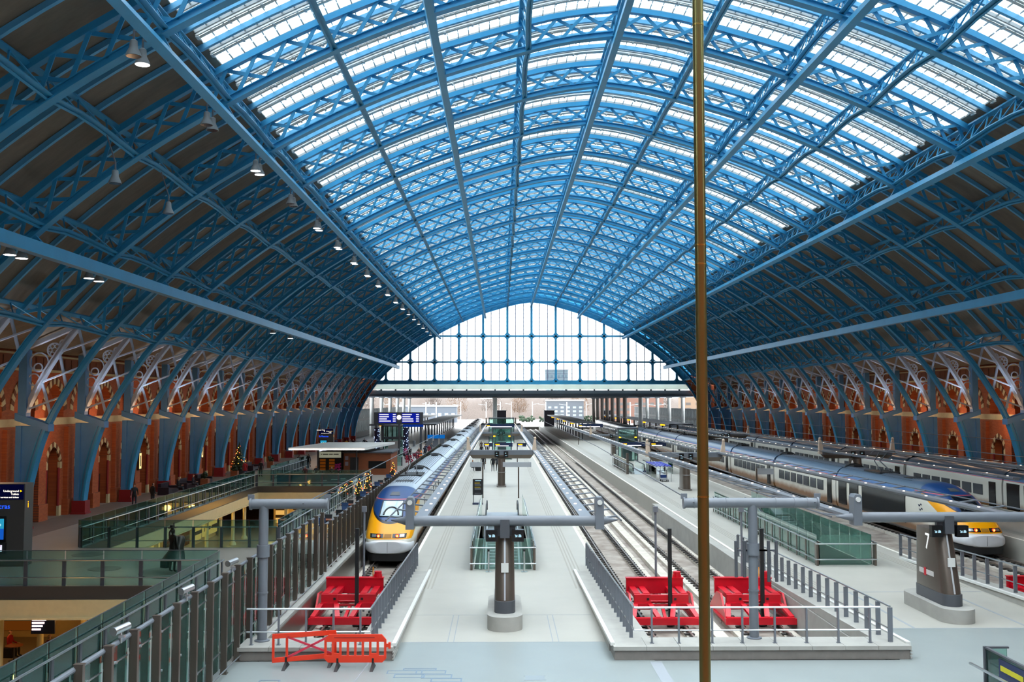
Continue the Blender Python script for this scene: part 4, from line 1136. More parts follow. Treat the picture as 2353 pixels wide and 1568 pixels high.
    for s in (-1, 1):
        pg.bar((O[0]+s*.35, yy-.8, zz+.1), (O[0]+s*.2, yy+.9, zz+.75), .06, .06); pg.bar((O[0]+s*.2, yy+.9, zz+.75), (O[0]+s*.3, yy-.5, zz+1.5), .05, .05)
        pg.tube((O[0]+s*.4, yy-.9, zz), (O[0]+s*.4, yy-.9, zz+.25), .06)
    pg.bar((O[0]-.75, yy-.5, zz+1.53), (O[0]+.75, yy-.5, zz+1.53), .12, .05); pg.bar((O[0]-.75, yy-.5, zz+1.53), (O[0]-.95, yy-.5, zz+1.35), .06, .05); pg.bar((O[0]+.75, yy-.5, zz+1.53), (O[0]+.95, yy-.5, zz+1.35), .06, .05)
    pg.build('pantograph', M['dsteel'], pc)
    # bogies
    def bogie(par, yc):
        b = MB()
        b.box(O[0]-1.2, O[0]+1.2, yc-1.7, yc+1.7, O[2]+.28, O[2]+.6)
        for dy in (-1.25, 1.25):
            for s in (-1, 1): b.tube((O[0]+s*.68, yc+dy, O[2]+.46), (O[0]+s*.8, yc+dy, O[2]+.46), .46, 16)
        b.build('bogie', M['under'], par)
    bogie(pc, y0+5.2); bogie(pc, y0+18.5)
    # coaches
    L = 18.7; yc = y0+22
    full = [(p[0], p[2]) for p in ring(8)]
    cb = MB(); cb.loft([[(O[0]+p[0]*.985, yc+a, O[2]+p[1]) for p in full] for a in (.32, 9, L-.32)])
    ca = cb.build('carriage', cm, t, True)
    g = MB(); g.loft([[(O[0]+p[0]*.86, yc+a, O[2]+.3+(p[1]-.3)*.93) for p in full] for a in (-.2, .33)]); g.build('gangway', M['black'], ca)
    for i in range(7):
        b = MB(); ya = yc+3.3+i*1.95; onside(b, ya, ya+1.5, 1.62, 2.42); b.build('window', M['wing'], ca)
    b = MB(); onside(b, yc+1.2, yc+2.2, .75, 2.75); d = b.build('door', M['winm'], ca)
    bogie(ca, yc-.1)
    b = MB()
    for q in range(-4, 5): b.box(O[0]+q*.18-.012, O[0]+q*.18+.012, yc+.6, yc+L-.6, O[2]+3.60+.15*(1-(q/6)**2), O[2]+3.63+.15*(1-(q/6)**2))
    b.build('roof_ribs', M['dsteel'], ca)
    b = MB(); P_ = [(O[0]+.9*math.cos(PI*i/8), yc-.1, O[2]+3.35+.62*math.sin(PI*i/8)) for i in range(9)]; b.tubes(P_, .06); b.box(O[0]-.3, O[0]+.3, yc-1.0, yc+.9, O[2]+3.78, O[2]+3.92); b.build('roof_cable', M['black'], ca)
    for k in range(1, ncoach):
        c = copy_tree(ca, t); c.location = (ca.location.x, ca.location.y+L*k, ca.location.z)
    return t
M['emb'] = mat('emblem_navy', '1A2440', .4)
train('yellow nosed express train with a pale ribbed roof beside the glass fence, tail lamps lit', T1, 56.9, 12, 1, M['train_nl'], M['train_cl'], M['wscr'])
train('yellow nosed express train with a blue roof on the right behind column seven', T5, 59.0, 11, -1, M['train_n'], M['train_c'], M['wscd'])
train('express train with a dark blue roof along the right brick wall', T6, 54.5, 11, -1, M['train_n'], M['train_c'], M['wscd'], nose=True)
# ------------------------------------------------------------ undercroft
lf = MB(); lf.box(FX0, FX1, -3, YE, -4.8, -4.6); struct(lf.build('floor_lower', mat('undercroft_paving', '8A8070', .4)))
uw = MB(); uw.box(FX0-.4, FX1+.4, YE, YE+.4, -4.8, -.3); struct(uw.build('wall_north_lower', M['concrete']))
uw = MB(); uw.box(FX0-.4, FX1+.4, -3.4, -3, -4.8, 0); struct(uw.build('wall_south_lower', M['concrete']))
uw = MB(); uw.box(-8.6, -8.3, -3, YE, -4.6, -1.5); struct(uw.build('wall_undercroft', mat('undercroft_plaster', 'B5A27C', .7)))
# cream fascias round the two openings
M['fascia'] = mat('cream_fascia', 'D6C294', .55, var=.06)
M['fasc_d'] = mat('brown_grey_fascia', '4A4440', .3)
fa = MB(); fb2 = MB()
def fascia(x0, y0, x1, y1):
    fa.bar((x0, y0, -.95), (x1, y1, -.95), .3, .75); fa.bar((x0, y0, -1.36), (x1, y1, -1.36), .5, .08); fb2.bar((x0, y0, -.28), (x1, y1, -.28), .12, .56)
fascia(-29, 44.75, -12.2, 44.75); fascia(-12.25, 14, -12.25, 44.8)
fascia(-22.85, 56.4, -22.85, 96.4); fascia(-22.9, 96.35, -12.2, 96.35); fascia(-12.25, 56.4, -12.25, 96.4)
trim(fa, M['fascia']); trim(fb2, M['fasc_d'])
# cream iron columns below
def col_proto():
    t = thing('iron_column', 'x', 'column', (0, 0, 0), 'cream iron columns of the lower level')
    b = MB(); b.lathe([(.17, 0), (.15, .2), (.145, 3.0), (.17, 3.05)], (0, 0, 0), 14); b.build('shaft', M['cream'], t, True)
    b = MB(); b.lathe([(.15, 0), (.2, .06), (.17, .12), (.2, .25), (.34, .42), (.34, .5)], (0, 0, 3.0), 14); b.box(-.36, .36, -.36, .36, 3.5, 3.6); b.lathe([(.2, 0), (.2, .3)], (0, 0, 3.6), 12); b.build('capital', M['cream'], t, True)
    b = MB(); b.lathe([(.3, 0), (.3, .12), (.2, .3), (.17, .35)], (0, 0, 0), 14); b.build('base', M['cream'], t, True)
    return t
c0 = col_proto(); first = True
cl = [(-23.45, 58.2+k*4.0, 'along the left side of the long opening, %s from its near end' % ORD[k]) for k in range(10)]
cl += [(-22.5+k*2.2, 97.2, 'below the far end of the long opening, %s from the left' % ORD[k]) for k in range(5)]
cl += [(-22.75, 47.2, 'under the near bridge, nearest one at the left edge'), (-22.0, 49.6, 'under the near bridge, second from the left edge'), (-21.0, 52.2, 'under the near bridge, third from the left edge')]
for (x, y, lab) in cl:
    o = c0 if first else copy_tree(c0); first = False
    o.location = (x, y, -4.6); o['label'] = 'cream iron column '+lab
# lit shop fronts along the lower level
M['shop'] = emat('lit_shop_window', 'FFC468', .8); M['shop2'] = emat('lit_shop_window_orange', 'FF8A2C', .10); M['shopd'] = mat('shop_frame', '3A2C1A', .5)
def shop(label, x, y, wy, wx, em):
    t = thing('shop_front', label, 'shop front', (x, y, -4.6), 'lit shop fronts of the lower level')
    L_ = wy or wx
    def bx(u0, u1, z0, z1, d0, d1):
        b = MB()
        if wy: b.box(x-d1, x-d0, y+u0, y+u1, -4.6+z0, -4.6+z1)
        else: b.box(x+u0, x+u1, y+d0, y+d1, -4.6+z0, -4.6+z1)
        return b
    bx(0, L_, 0, 4.0, .3, .5).build('wall', M['fascia'], t)
    for u in (.25, L_*.4, L_*.72):
        w_ = L_*.24; f = bx(u, u+w_, .4, 3.0, .1, .3).build('shop_window', em, t)
        b = MB()
        for q in range(3):
            zz = -4.6+.9+q*.75
            if wy: b.box(x-.12, x-.04, y+u, y+u+w_, zz, zz+.3)
            else: b.box(x+u, x+u+w_, y+.04, y+.12, zz, zz+.3)
        b.build('shelf_goods', M['shopd'], f)
    bx(0, L_, 3.05, 3.5, .05, .3).build('sign_band', M['navy'], t)
for k in range(5):
    shop('lit lower level shop front behind the left columns, %s from the near end' % ORD[k], -26.5, 57.5+k*8, 7.4, 0, M['shop'] if k % 2 == 0 else M['shop2'])
for k in range(2): shop('lit shop front at the far end of the long opening, %s one' % ('left', 'right')[k], -22.8+k*5.3, 103, 0, 5, M['shop'])
shop('dim bar front under the near bridge in the lower left corner', -28, 55.2, 0, 14, M['shop2'])
t = thing('illuminated_sign', 'tilted lit menu sign under the near bridge at lower left', 'sign', (-21.7, 48.6, -2.7))
b = MB(); b.box(-22.0, -20.9, 48.6, 48.68, -2.9, -2.1); b.build('board', M['navy'], t)
b = MB()
for q in range(4): b.box(-21.95, -21.3-.08*q, 48.58, 48.6, -2.28-q*.15, -2.2-q*.15)
b.build('lit_lines', emat('pink_white_text', 'FFD8C8', 4), t)
# ------------------------------------------------------------ glass balustrades
def balustrade(label, p, q, n_, h=1.5, hr=1.1, inset=(0, 0)):
    t = thing('glass_balustrade', label, 'balustrade', (p[0], p[1], 0), 'green glass balustrades round the floor openings')
    d = V((q[0]-p[0], q[1]-p[1], 0)); nrm = V((-d.y, d.x, 0)).normalized(); P = V((p[0], p[1], 0))
    for i in range(n_+1):
        a = P+d*(i/n_)
        b = MB(); b.bar(a+V((0, 0, -.25)), a+V((0, 0, hr)), .05, .16, nrm.cross(V((0, 0, 1)))); b.build('post', M['dsteel'], t)
        if i < n_:
            c = P+d*((i+1)/n_); o = nrm*.1; e = d.normalized()*.03
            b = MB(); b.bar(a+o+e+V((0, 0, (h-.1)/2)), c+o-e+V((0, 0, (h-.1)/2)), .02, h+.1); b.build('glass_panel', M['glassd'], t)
    o = nrm*-.08
    b = MB(); b.tube(P+o+V((0, 0, hr)), P+d+o+V((0, 0, hr)), .035, 8); b.build('handrail', M['chrome'], t)
    b = MB(); b.tube(P+o+V((0, 0, .36)), P+d+o+V((0, 0, .36)), .022, 8); b.build('lower_rail', M['chrome'], t)
    o = nrm*.1
    b = MB(); b.bar(P+o+V((0, 0, h)), P+d+o+V((0, 0, h)), .03, .02); b.build('top_trim', M['dsteel'], t)
    return t
balustrade('green glass balustrade across the near edge of the stone bridge, by the dark statue', (-28.9, 44.85), (-12.3, 44.85), 10)
balustrade('green glass balustrade along the right edge of the near floor opening', (-12.1, 15), (-12.1, 44.8), 16)
balustrade('green glass balustrade across the near end of the long floor opening', (-12.2, 56.3), (-22.9, 56.3), 7)
balustrade('green glass balustrade down the left side of the long floor opening', (-23.0, 56.4), (-23.0, 96.4), 22)
balustrade('green glass balustrade across the far end of the long floor opening', (-22.9, 96.5), (-12.2, 96.5), 7)
balustrade('green glass balustrade down the right side of the long floor opening, by the cafe tables', (-12.1, 56.4), (-12.1, 96.4), 22)
balustrade('green glass balustrade left of the cafe pavilion', (-23.0, 103), (-23.0, 124), 12)
balustrade('green glass balustrade behind the departure board posts', (-20, 126.5), (-12.2, 126.5), 5)
balustrade('green glass balustrade beside the train beyond the cafe pavilion', (-9.4, 160), (-9.4, 116), 20)
# ------------------------------------------------------------ information totems
def totem(label, x, y):
    t = thing('information_totem', label, 'information totem', (x, y, 0), 'dark station information totems')
    em = lambda c, s: emat('screen_'+c, c, s)
    b = MB(); b.box(x-1.0, x+1.0, y, y+.9, .0, 3.98); b.build('body', mat('totem_grey', '4A4846', .5), t)
    b = MB(); b.box(x-1.02, x+.94, y-.03, y, 3.22, 3.94); hd = b.build('header_sign', em('0A1046', .35), t)
    wt = emat('white_text', 'FFF4E4', 2.2)
    text('Domestic Trains', .13, wt, hd, (x-.2, y-.036, 3.8), align='RIGHT', name='header_text')
    text('Underground', .1, wt, hd, (x+.72, y-.036, 3.63), align='RIGHT', name='header_text'); text('Toilets', .1, wt, hd, (x+.72, y-.036, 3.48), align='RIGHT', name='header_text')
    text('National Rail services and tickets', .08, wt, hd, (x+.72, y-.036, 3.33), align='RIGHT', name='header_text')
    b = MB(); b.tube((x-.28, y-.036, 3.63), (x-.28, y-.03, 3.63), .06, 14); b.build('roundel', wt, hd)
    b = MB(); b.prism([(x+.78, 3.58), (x+.88, 3.63), (x+.78, 3.68)], 'y', y-.036, y-.03); b.build('arrow', emat('yellow_arrow', 'FFC800', 2), hd)
    text('St Pancras', .24, emat('blue_letters', '1C50FF', 2.2), t, (x+.3, y-.01, 2.88), align='RIGHT', name='station_name')
    b = MB(); b.box(x-.95, x+.14, y-.04, y, 1.18, 2.42); fr = b.build('screen_frame', M['black'], t)
    b = MB(); b.box(x-.85, x+.04, y-.046, y-.04, 1.3, 1.82); b.build('screen_lower', em('1458C0', 1.0), fr)
    b = MB(); b.box(x-.85, x+.04, y-.046, y-.04, 1.82, 2.3); b.build('screen_upper', em('2A9AC0', 1.0), fr)
    for q in range(3):
        b = MB(); b.ball((x-.7+q*.28, y-.05, 2.0), .06, 8, 5); b.build('weather_icon', em('C8E070' if q == 1 else '9AD0E0', 1.2), fr)
    b = MB(); b.box(x-1.0, x+.18, y-.2, y, .62, 1.14); c = b.build('console', M['black'], t)
    b = MB(); b.hexa([(x-.95, y-.22, .74), (x+.06, y-.22, .74), (x+.06, y-.205, .74), (x-.95, y-.205, .74), (x-.95, y-.22, 1.06), (x+.06, y-.22, 1.06), (x+.06, y-.205, 1.06), (x-.95, y-.205, 1.06)]); b.build('console_screen', em('E4E6FF', 1.1), c)
    text('i', .22, em('1840D0', .9), c, (x-.8, y-.225, .9), name='letter'); 
    b = MB(); b.box(x-.5, x+.02, y-.226, y-.22, 1.0, 1.03); b.box(x-.55, x-.05, y-.226, y-.22, .77, .79); b.build('red_line', em('B03040', .8), c)
    text('i', .34, emat('orange_i', 'FFA000', 3), t, (x+1.01, y+.3, 2.95), (PI/2, 0, PI/2), 'letter')
    return t
totem('dark information totem with blue screens at the left picture edge', -24.1, 50.0)
totem('dark information totem with a blue screen, far behind the flat white canopy', -25.2, 148)
# ------------------------------------------------------------ statue
def skin_mesh(name, verts, edges, root=0, lev=2):
    me = bpy.data.meshes.new(name+'_cage'); me.from_pydata([v[:3] for v in verts], edges, [])
    o = bpy.data.objects.new(name, me); COL.objects.link(o)
    sk = o.modifiers.new('skin', 'SKIN'); sk.use_smooth_shade = True
    for i, v in enumerate(verts):
        r = v[3]; d = me.skin_vertices[0].data[i]; d.radius = (r, v[4] if len(v) > 4 else r); d.use_root = (i == root)
    sb = o.modifiers.new('sub', 'SUBSURF'); sb.levels = lev; sb.render_levels = lev
    dg = bpy.context.evaluated_depsgraph_get(); dg.update()
    nm = bpy.data.meshes.new_from_object(o.evaluated_get(dg)); bpy.data.objects.remove(o); nm.name = name
    return nm
def body(pose):
    v = []; e = []
    def a(x, y, z, r, r2=None, p=None):
        v.append((x, y, z, r, r2 if r2 else r)); i = len(v)-1
        if p is not None: e.append((p, i))
        return i
    hz = .52 if pose == 'sit' else .95
    pe = a(0, 0, hz, .14, .11); s1 = a(0, 0, hz+.2, .13, .10, pe); ch = a(0, 0, hz+.42, .165, .115, s1); nk = a(0, 0, hz+.56, .055, None, ch)
    tilt = -.05 if pose == 'statue' else 0
    h0 = a(0, -.015-tilt*.5, hz+.63, .07, .075, nk); h1 = a(0, -.02-tilt, hz+.71, .085, .1, h0); a(0, -.01-tilt*1.6, hz+.79, .06, .075, h1)
    a(0, -.13-tilt*.6, hz+.70, .014, None, a(0, -.105-tilt*.8, hz+.715, .02, None, h1))
    for s in (-1, 1):
        hp = a(s*.1, 0, hz-.06, .095, .1, pe)
        if pose == 'sit': kn = a(s*.12, -.42, hz-.02, .065, None, hp); an = a(s*.12, -.42, .09, .045, None, kn)
        elif pose == 'walk': kn = a(s*.1, -.1*s-.06, .5, .065, None, hp); an = a(s*.1, .24*(-s)+.02, .09 if s > 0 else .13, .042, None, kn)
        else: kn = a(s*.11, -.01, .5, .065, None, hp); an = a(s*.12, .03, .09, .042, None, kn)
        ax, ay, az = v[an][:3]; a(ax+s*.03, ay-.17, max(.035, az-.05), .035, .03, an)
        sh = a(s*.19, 0, hz+.46, .06, None, ch)
        if pose == 'statue' and s > 0: el = a(.3, -.1, hz+.62, .05, None, sh); wr = a(.14, -.14, hz+.84, .035, None, el)
        elif pose == 'sit': el = a(s*.24, -.02, hz+.2, .048, None, sh); wr = a(s*.16, -.28, hz+.14, .032, None, el)
        else:
            sw = (.12*s if pose == 'walk' else 0)
            el = a(s*.25, .03+sw*.5, hz+.19, .048, None, sh); wr = a(s*.26, -.04+sw, hz-.04, .032, None, el)
        wx, wy, wz = v[wr][:3]; dz = .08 if (pose == 'statue' and s > 0) else -.08
        if pose == 'sit': pm = a(wx-s*.02, wy-.08, wz, .035, .022, wr); dr = (0, -1, 0)
        else: pm = a(wx, wy-.015, wz+dz, .036, .022, wr); dr = (0, 0, 1 if dz > 0 else -1)
        for k in range(4):
            f = a(v[pm][0]+(k-1.5)*.016, v[pm][1]+dr[1]*.045, v[pm][2]+dr[2]*.045, .009, None, pm); a(v[f][0], v[f][1]+dr[1]*.03-.008, v[f][2]+dr[2]*(.03+.006*(k in (1, 2))), .008, None, f)
        th = a(v[pm][0], v[pm][1]-.035, v[pm][2]-dr[2]*.02, .01, None, pm)
    return v, e
PM = {}
for p_ in ('stand', 'walk', 'sit', 'statue'):
    v_, e_ = body(p_); PM[p_] = skin_mesh('person_'+p_, v_, e_, 0, 1)
    hz = .52 if p_ == 'sit' else .95
    me = PM[p_]; me.materials.clear()
    for _ in range(5): me.materials.append(None)
    for f in me.polygons:
        x, y, z = f.center
        if z > hz+.57: f.material_index = 3 if (z > hz+.74 or (y > .01 and z > hz+.62)) else 2
        elif z < .08: f.material_index = 4
        elif p_ == 'sit' and y < -.3 and z > .55: f.material_index = 2
        elif p_ != 'sit' and abs(x) > .19 and z < hz-.06: f.material_index = 2
        elif z < hz-(.2 if p_ != 'sit' else -.06) : f.material_index = 1
        else: f.material_index = 0
        f.use_smooth = True
_cm = {}
def cm_(h):
    if h not in _cm: _cm[h] = mat('cloth_'+h, h, .8)
    return _cm[h]
M['skin'] = mat('skin', 'C99478', .6)
def person(label, pose, x, y, z=0, rz=0, coat='1A1C22', legs='20242E', hair='2A1E16', h=1.74, group='people in the station'):
    o = bpy.data.objects.new('person', PM[pose]); COL.objects.link(o); o.location = (x, y, z); o.rotation_euler = (0, 0, rz)
    k = h/1.74; o.scale = (k, k, k)
    for i, m in enumerate((cm_(coat), cm_(legs), M['skin'], cm_(hair), cm_('18181A'))):
        o.material_slots[i].link = 'OBJECT'; o.material_slots[i].material = m
    tag(o, label, 'person', group); return o
M['statue'] = mat('dark_bronze', '20241E', .38, .5)
st = bpy.data.objects.new('statue', PM['statue']); COL.objects.link(st); st.location = (-15.25, 48.0, .03); st.scale = (1.17, 1.17, 1.17); st.rotation_euler = (0, 0, R(150))
for i in range(5): st.material_slots[i].link = 'OBJECT'; st.material_slots[i].material = M['statue']
tag(st, 'dark bronze statue of a man in a billowing coat holding his hat', 'statue')
cb = MB(); rg = []
for z, rx, ry, oy in ((1.42, .2, .16, 0), (1.25, .3, .22, .03), (.95, .27, .24, .1), (.7, .4, .36, .22), (.5, .5, .42, .32)):
    rg.append([(rx*math.cos(2*PI*i/18)*(1+.08*math.cos(5*2*PI*i/18)), ry*math.sin(2*PI*i/18)+oy, z) for i in range(18)])
cb.loft(rg); ct = cb.build('coat', M['statue'], None, True); ct.parent = st; ct.location = (0, 0, .5)
hb = MB(); hb.lathe([(.17, 0), (.17, .02), (.1, .03), (.09, .12)], (.02, .03, 1.76), 14); ht = hb.build('hat', M['statue'], None, True); ht.parent = st; ht.location = (.02, .03, 1.76)
b = MB(); b.box(.3, .62, -.12, .1, .15, .5); bg_ = b.build('bag', M['statue'], None); bg_.parent = st; bg_.location = (.42, 0, .16)
b = MB(); b.lathe([(1.75, 0), (1.75, .03)], (-15.1, 48.3, 0), 40); tag(b.build('statue_disc', M['floord']), 'round dark slate disc in the floor under the statue', 'floor disc')
for (x, y, r, w_) in ((-21.5, 53.8, .8, 'beside the information totem'), (-18.9, 49.3, .75, 'between the totem and the statue')):
    b = MB(); b.lathe([(r, 0), (r, .01)], (x, y, 0), 24); tag(b.build('floor_inlay', M['floord']), 'flat dark round floor inlay '+w_, 'floor disc')
# ------------------------------------------------------------ wall side furniture
b = MB(); b.box(-30.7, -27.6, 45, YE, 0, .006); trim(b, M['floord'])
def lantern(y, k):
    t = thing('lit_sign', 'slim lit yellow sign on the left brick wall, %s from the near end' % ORD[k], 'sign', (-30.4, y, 2.6), 'slim lit signs on the left wall')
    b = MB(); b.box(-30.65, -30.4, y-.28, y+.28, 2.2, 3.7); b.build('case', M['shopd'], t)
    b = MB(); b.box(-30.4, -30.38, y-.22, y+.22, 2.3, 3.6); f = b.build('lit_face', emat('amber_sign', 'FFD890', 1.6), t)
    b = MB(); b.box(-30.38, -30.37, y-.1, y+.1, 2.5, 3.4); b.build('dark_text', M['shopd'], f)
for k in range(4): lantern((86.6, 104.5, 122.4, 140.2)[k], k)
def sofa(x, y, lab):
    t = thing('leather_sofa', lab, 'sofa', (x, y, 0), 'dark sofas along the left wall')
    m = mat('dark_plum_leather', '241824', .4)
    b = MB(); b.box(x-.4, x+.45, y-1.1, y+1.1, .12, .45); b.build('seat', m, t)
    b = MB(); b.box(x-.55, x-.3, y-1.1, y+1.1, .12, .95); b.build('backrest', m, t)
    for s in (-1, 1):
        b = MB(); b.box(x-.5, x+.45, y+s*1.2-.12, y+s*1.2+.12, .0, .65); b.build('armrest', m, t)
sofa(-28.6, 88.5, 'dark leather sofa by the left wall, nearest of the four'); sofa(-28.6, 93.5, 'dark leather sofa by the left wall, second from the near end'); sofa(-28.6, 99, 'dark leather sofa by the left wall, third from the near end'); sofa(-28.6, 118, 'dark leather sofa by the left wall, beyond the lit tree')
M['leaf'] = mat('dark_leaf', '1E3018', .7, var=.3, scale=8)
M['fairy'] = emat('amber_fairy_light', 'FFB84A', 6); M['fairyr'] = emat('red_fairy_light', 'FF5A2A', 5)
def tree_lit(label, x, y, h, r, z=0):
    t = thing('potted_fir_tree', label, 'christmas tree', (x, y, z), 'small fir trees with fairy lights')
    b = MB(); b.lathe([(r*.45, 0), (r*.6, h*.2), (r*.52, h*.2)], (x, y, z), 12); b.build('pot', M['black'], t, True)
    b = MB(); rs = random.Random(int(x*7+y)); 
    for k in range(9):
        zz = z+h*.2+h*.8*k/9; rr = r*(1-k/9.5)
        n_ = 11
        vs = [(x, y, zz+h*.15)]+[(x+rr*(1 if i % 2 else .72)*math.cos(2*PI*(i+.5*k)/n_/1), y+rr*(1 if i % 2 else .72)*math.sin(2*PI*(i+.5*k)/n_), zz-rs.random()*.05) for i in range(n_)]+[(x, y, zz+.02)]
        b.add(vs, [(0, i+1, (i+1) % n_+1) for i in range(n_)]+[(n_+1, (i+1) % n_+1, i+1) for i in range(n_)])
    b.build('foliage', M['leaf'], t)
    b = MB()
    for k in range(40):
        f = rs.random(); a = rs.random()*2*PI; rr = r*(1-f)*.95+.02; b.mat(k % 3 == 0 and 1 or 0); b.ball((x+rr*math.cos(a), y+rr*math.sin(a), z+h*.22+h*.76*f), .025+.012*r, 6, 4)
    f_ = b.build('fairy_lights', [M['fairy'], M['fairyr']], t); f_['kind'] = 'stuff'
tree_lit('fir tree with fairy lights by the left fence, nearest to the camera', -11.55, 83.7, 1.7, .42)
tree_lit('fir tree with fairy lights by the cafe tables, second from the camera', -11.4, 88.3, 1.8, .42)
tree_lit('fir tree with fairy lights by the train, third from the camera', -10.9, 104, 1.8, .42)
tree_lit('fir tree with fairy lights by the train, farthest from the camera', -9.9, 128, 1.8, .42)
tree_lit('taller lit Christmas tree in front of the left brick wall', -28.3, 111, 3.4, .95)
for (x, y, lab) in ((-27.6, 95.9, 'between two dark sofas by the left wall'), (-27.6, 106.5, 'just before the lit tree at the left wall'), (-27.6, 123, 'behind the person in red at the left wall')):
    t = thing('potted_shrub', 'dark potted shrub '+lab, 'potted plant', (x, y, 0), 'potted shrubs along the left wall')
    b = MB(); b.box(x-.35, x+.35, y-.35, y+.35, 0, .75); b.build('planter', M['wood'], t)
    b = MB(); rs = random.Random(int(y))
    for k in range(26): 
        a = rs.random()*6.3; q = rs.random()*.3; b.ball((x+q*math.cos(a), y+q*math.sin(a), .85+rs.random()*.45), .13, 6, 4)
    b.build('foliage', M['leaf'], t)
# ------------------------------------------------------------ cafe strip beside the train
def table_(x, y, k):
    t = thing('cafe_table', 'brown cafe table beside the left train, %s from the near end' % ORD[k], 'table', (x, y, 0), 'cafe tables between the glass fence and the floor opening')
    b = MB(); b.box(x-.45, x+.45, y-.4, y+.4, .71, .75); b.build('table_top', M['wood'], t)
    b = MB(); b.lathe([(.04, 0), (.04, .68)], (x, y, .03), 8); b.build('pedestal', M['dsteel'], t)
    b = MB(); b.lathe([(.25, 0), (.25, .03)], (x, y, 0), 12); b.build('foot', M['dsteel'], t)
def chair_proto(m):
    t = thing('cafe_chair', 'x', 'chair', (0, 0, 0), 'cafe chairs beside the left train')
    b = MB(); b.box(-.22, .22, -.22, .22, .43, .48); b.build('seat', m, t)
    b = MB(); b.hexa([(-.22, .2, .48), (.22, .2, .48), (.22, .24, .48), (-.22, .24, .48), (-.24, .28, .95), (.24, .28, .95), (.24, .32, .95), (-.24, .32, .95)]); b.build('backrest', m, t)
    for sx in (-.19, .19):
        for sy in (-.19, .19):
            b = MB(); b.tube((sx, sy, 0), (sx, sy, .43), .02, 6); b.build('leg', M['dsteel'], t)
    return t
chp = [chair_proto(mat('blue_chair', '2E4E7A', .6)), chair_proto(mat('black_chair', '1C1E24', .6))]; used = [False, False]
q = 0
for k in range(9):
    y = 63+k*4.6; x = -10.75 if k % 2 == 0 else -10.4
    table_(x, y, k)
    for s in (-1, 1):
        i = (k+(s > 0)) % 2; o = chp[i] if not used[i] else copy_tree(chp[i]); used[i] = True
        o.location = (x+.05*s, y+s*.62, 0); o.rotation_euler = (0, 0, 0 if s > 0 else PI)
        o['label'] = '%s cafe chair on the %s side of the %s cafe table from the near end' % (('blue', 'black')[i], 'far' if s > 0 else 'near', ORD[k]); q += 1
# brown pavilion, canopy, sign
t = thing('cafe_pavilion', 'brown timber cafe pavilion left of the train under the flat canopy', 'pavilion', (-14.5, 112, 0))
b = MB(); b.box(-17.0, -11.9, 111, 118, 0, 2.35); b.build('wall', M['wood'], t)
b = MB(); b.box(-17.1, -11.7, 110.8, 118.2, 2.35, 2.5); b.build('roof', M['dsteel'], t)
b = MB(); b.box(-14.3, -12.4, 110.95, 111, .7, 1.5); b.build('serving_hatch', M['screen'], t)
b = MB(); b.box(-16.3, -15.4, 110.95, 111, 0, 1.9); b.build('door', M['black'], t)
for z in (1.0, 1.6):
    b = MB(); b.box(-16.85, -16.5, 110.96, 111, z, z+.42); b.build('notice', mat('grey_notice', '9A92A0', .6), t)
t = thing('flat_canopy', 'flat white canopy slab with a light line above the cafe', 'canopy', (-17.6, 116, 0))
b = MB(); b.hexa([(-22.3, 107.5, 2.85), (-14.2, 107.5, 2.85), (-12.6, 122, 2.85), (-20.5, 122, 2.85), (-22.3, 107.5, 3.1), (-14.2, 107.5, 3.1), (-12.6, 122, 3.1), (-20.5, 122, 3.1)]); b.build('slab', M['white'], t)
b = MB(); b.box(-22.2, -14.3, 107.4, 107.5, 2.86, 2.94); b.build('light_line', M['lampc'], t)
for (x, y) in ((-19.8, 111), (-15.5, 110.2), (-18.5, 120)):
    b = MB(); b.tube((x, y, 0), (x, y, 2.85), .08, 10); b.build('column', M['dsteel'], t)
t = thing('cafe_kiosk', 'small lit kiosk with a pale sign band under the flat canopy', 'kiosk', (-18.6, 113, 0))
b = MB(); b.box(-20.1, -17.5, 113, 116, 0, 2.4); b.build('wall', mat('dark_kiosk', '2A2622', .6), t)
b = MB(); b.box(-20.0, -17.6, 112.9, 113, 1.75, 2.4); s_ = b.build('sign_band', mat('pale_sign', 'DDE0C4', .5, emit='DDE0C4', estr=.25), t)
b = MB()
for (xa, xb) in ((-19.8, -19.7), (-19.6, -19.0), (-18.9, -18.5), (-18.4, -17.85)): b.box(xa, xb, 112.88, 112.9, 2.08, 2.18)
b.build('grey_lettering', mat('grey_letters', '8A8C7C', .6), s_)
for x in (-19.6, -18.6):
    b = MB(); b.box(x-.3, x+.3, 112.95, 113, .3, 1.6); f = b.build('lit_shelf', M['shop2'], t)
    b = MB()
    for z in (.6, .95, 1.3): b.box(x-.3, x+.3, 112.9, 112.96, z, z+.08)
    b.build('shelf_board', M['shopd'], f)
t = thing('planter_display', 'magenta flower display beside the lit kiosk', 'flowers', (-17.5, 110, 0))
b = MB(); b.box(-17.8, -17.2, 109.8, 110.3, 0, .5); b.build('planter', M['black'], t)
b = MB(); rs = random.Random(3)
for k in range(24): b.ball((-17.5+rs.uniform(-.3, .3), 110+rs.uniform(-.2, .2), .55+rs.random()*.7), .1, 6, 4)
b.build('flowers', mat('magenta_petals', 'B01A6A', .6), t)
for (x, y, lab) in ((-10.4, 116, 'nearer'), (-10.2, 124, 'farther')):
    t = thing('flower_stand', 'red flowering plant beside the train, %s of the two' % lab, 'flowers', (x, y, 0), 'red flowering plants beside the train')
    b = MB(); b.lathe([(.2, 0), (.28, .5)], (x, y, 0), 10); b.build('pot', M['black'], t)
    b = MB()
    b.tube((x, y, .5), (x, y, 1.1), .03, 6); 
    for k in range(40): 
        a = rs.random()*6.3; q = rs.random()*.5; b.ball((x+q*math.cos(a), y+q*math.sin(a), 1.1+rs.random()*.7), .1, 6, 4)
    b.build('blossom', mat('crimson_blossom', '9A1C3C', .6), t)
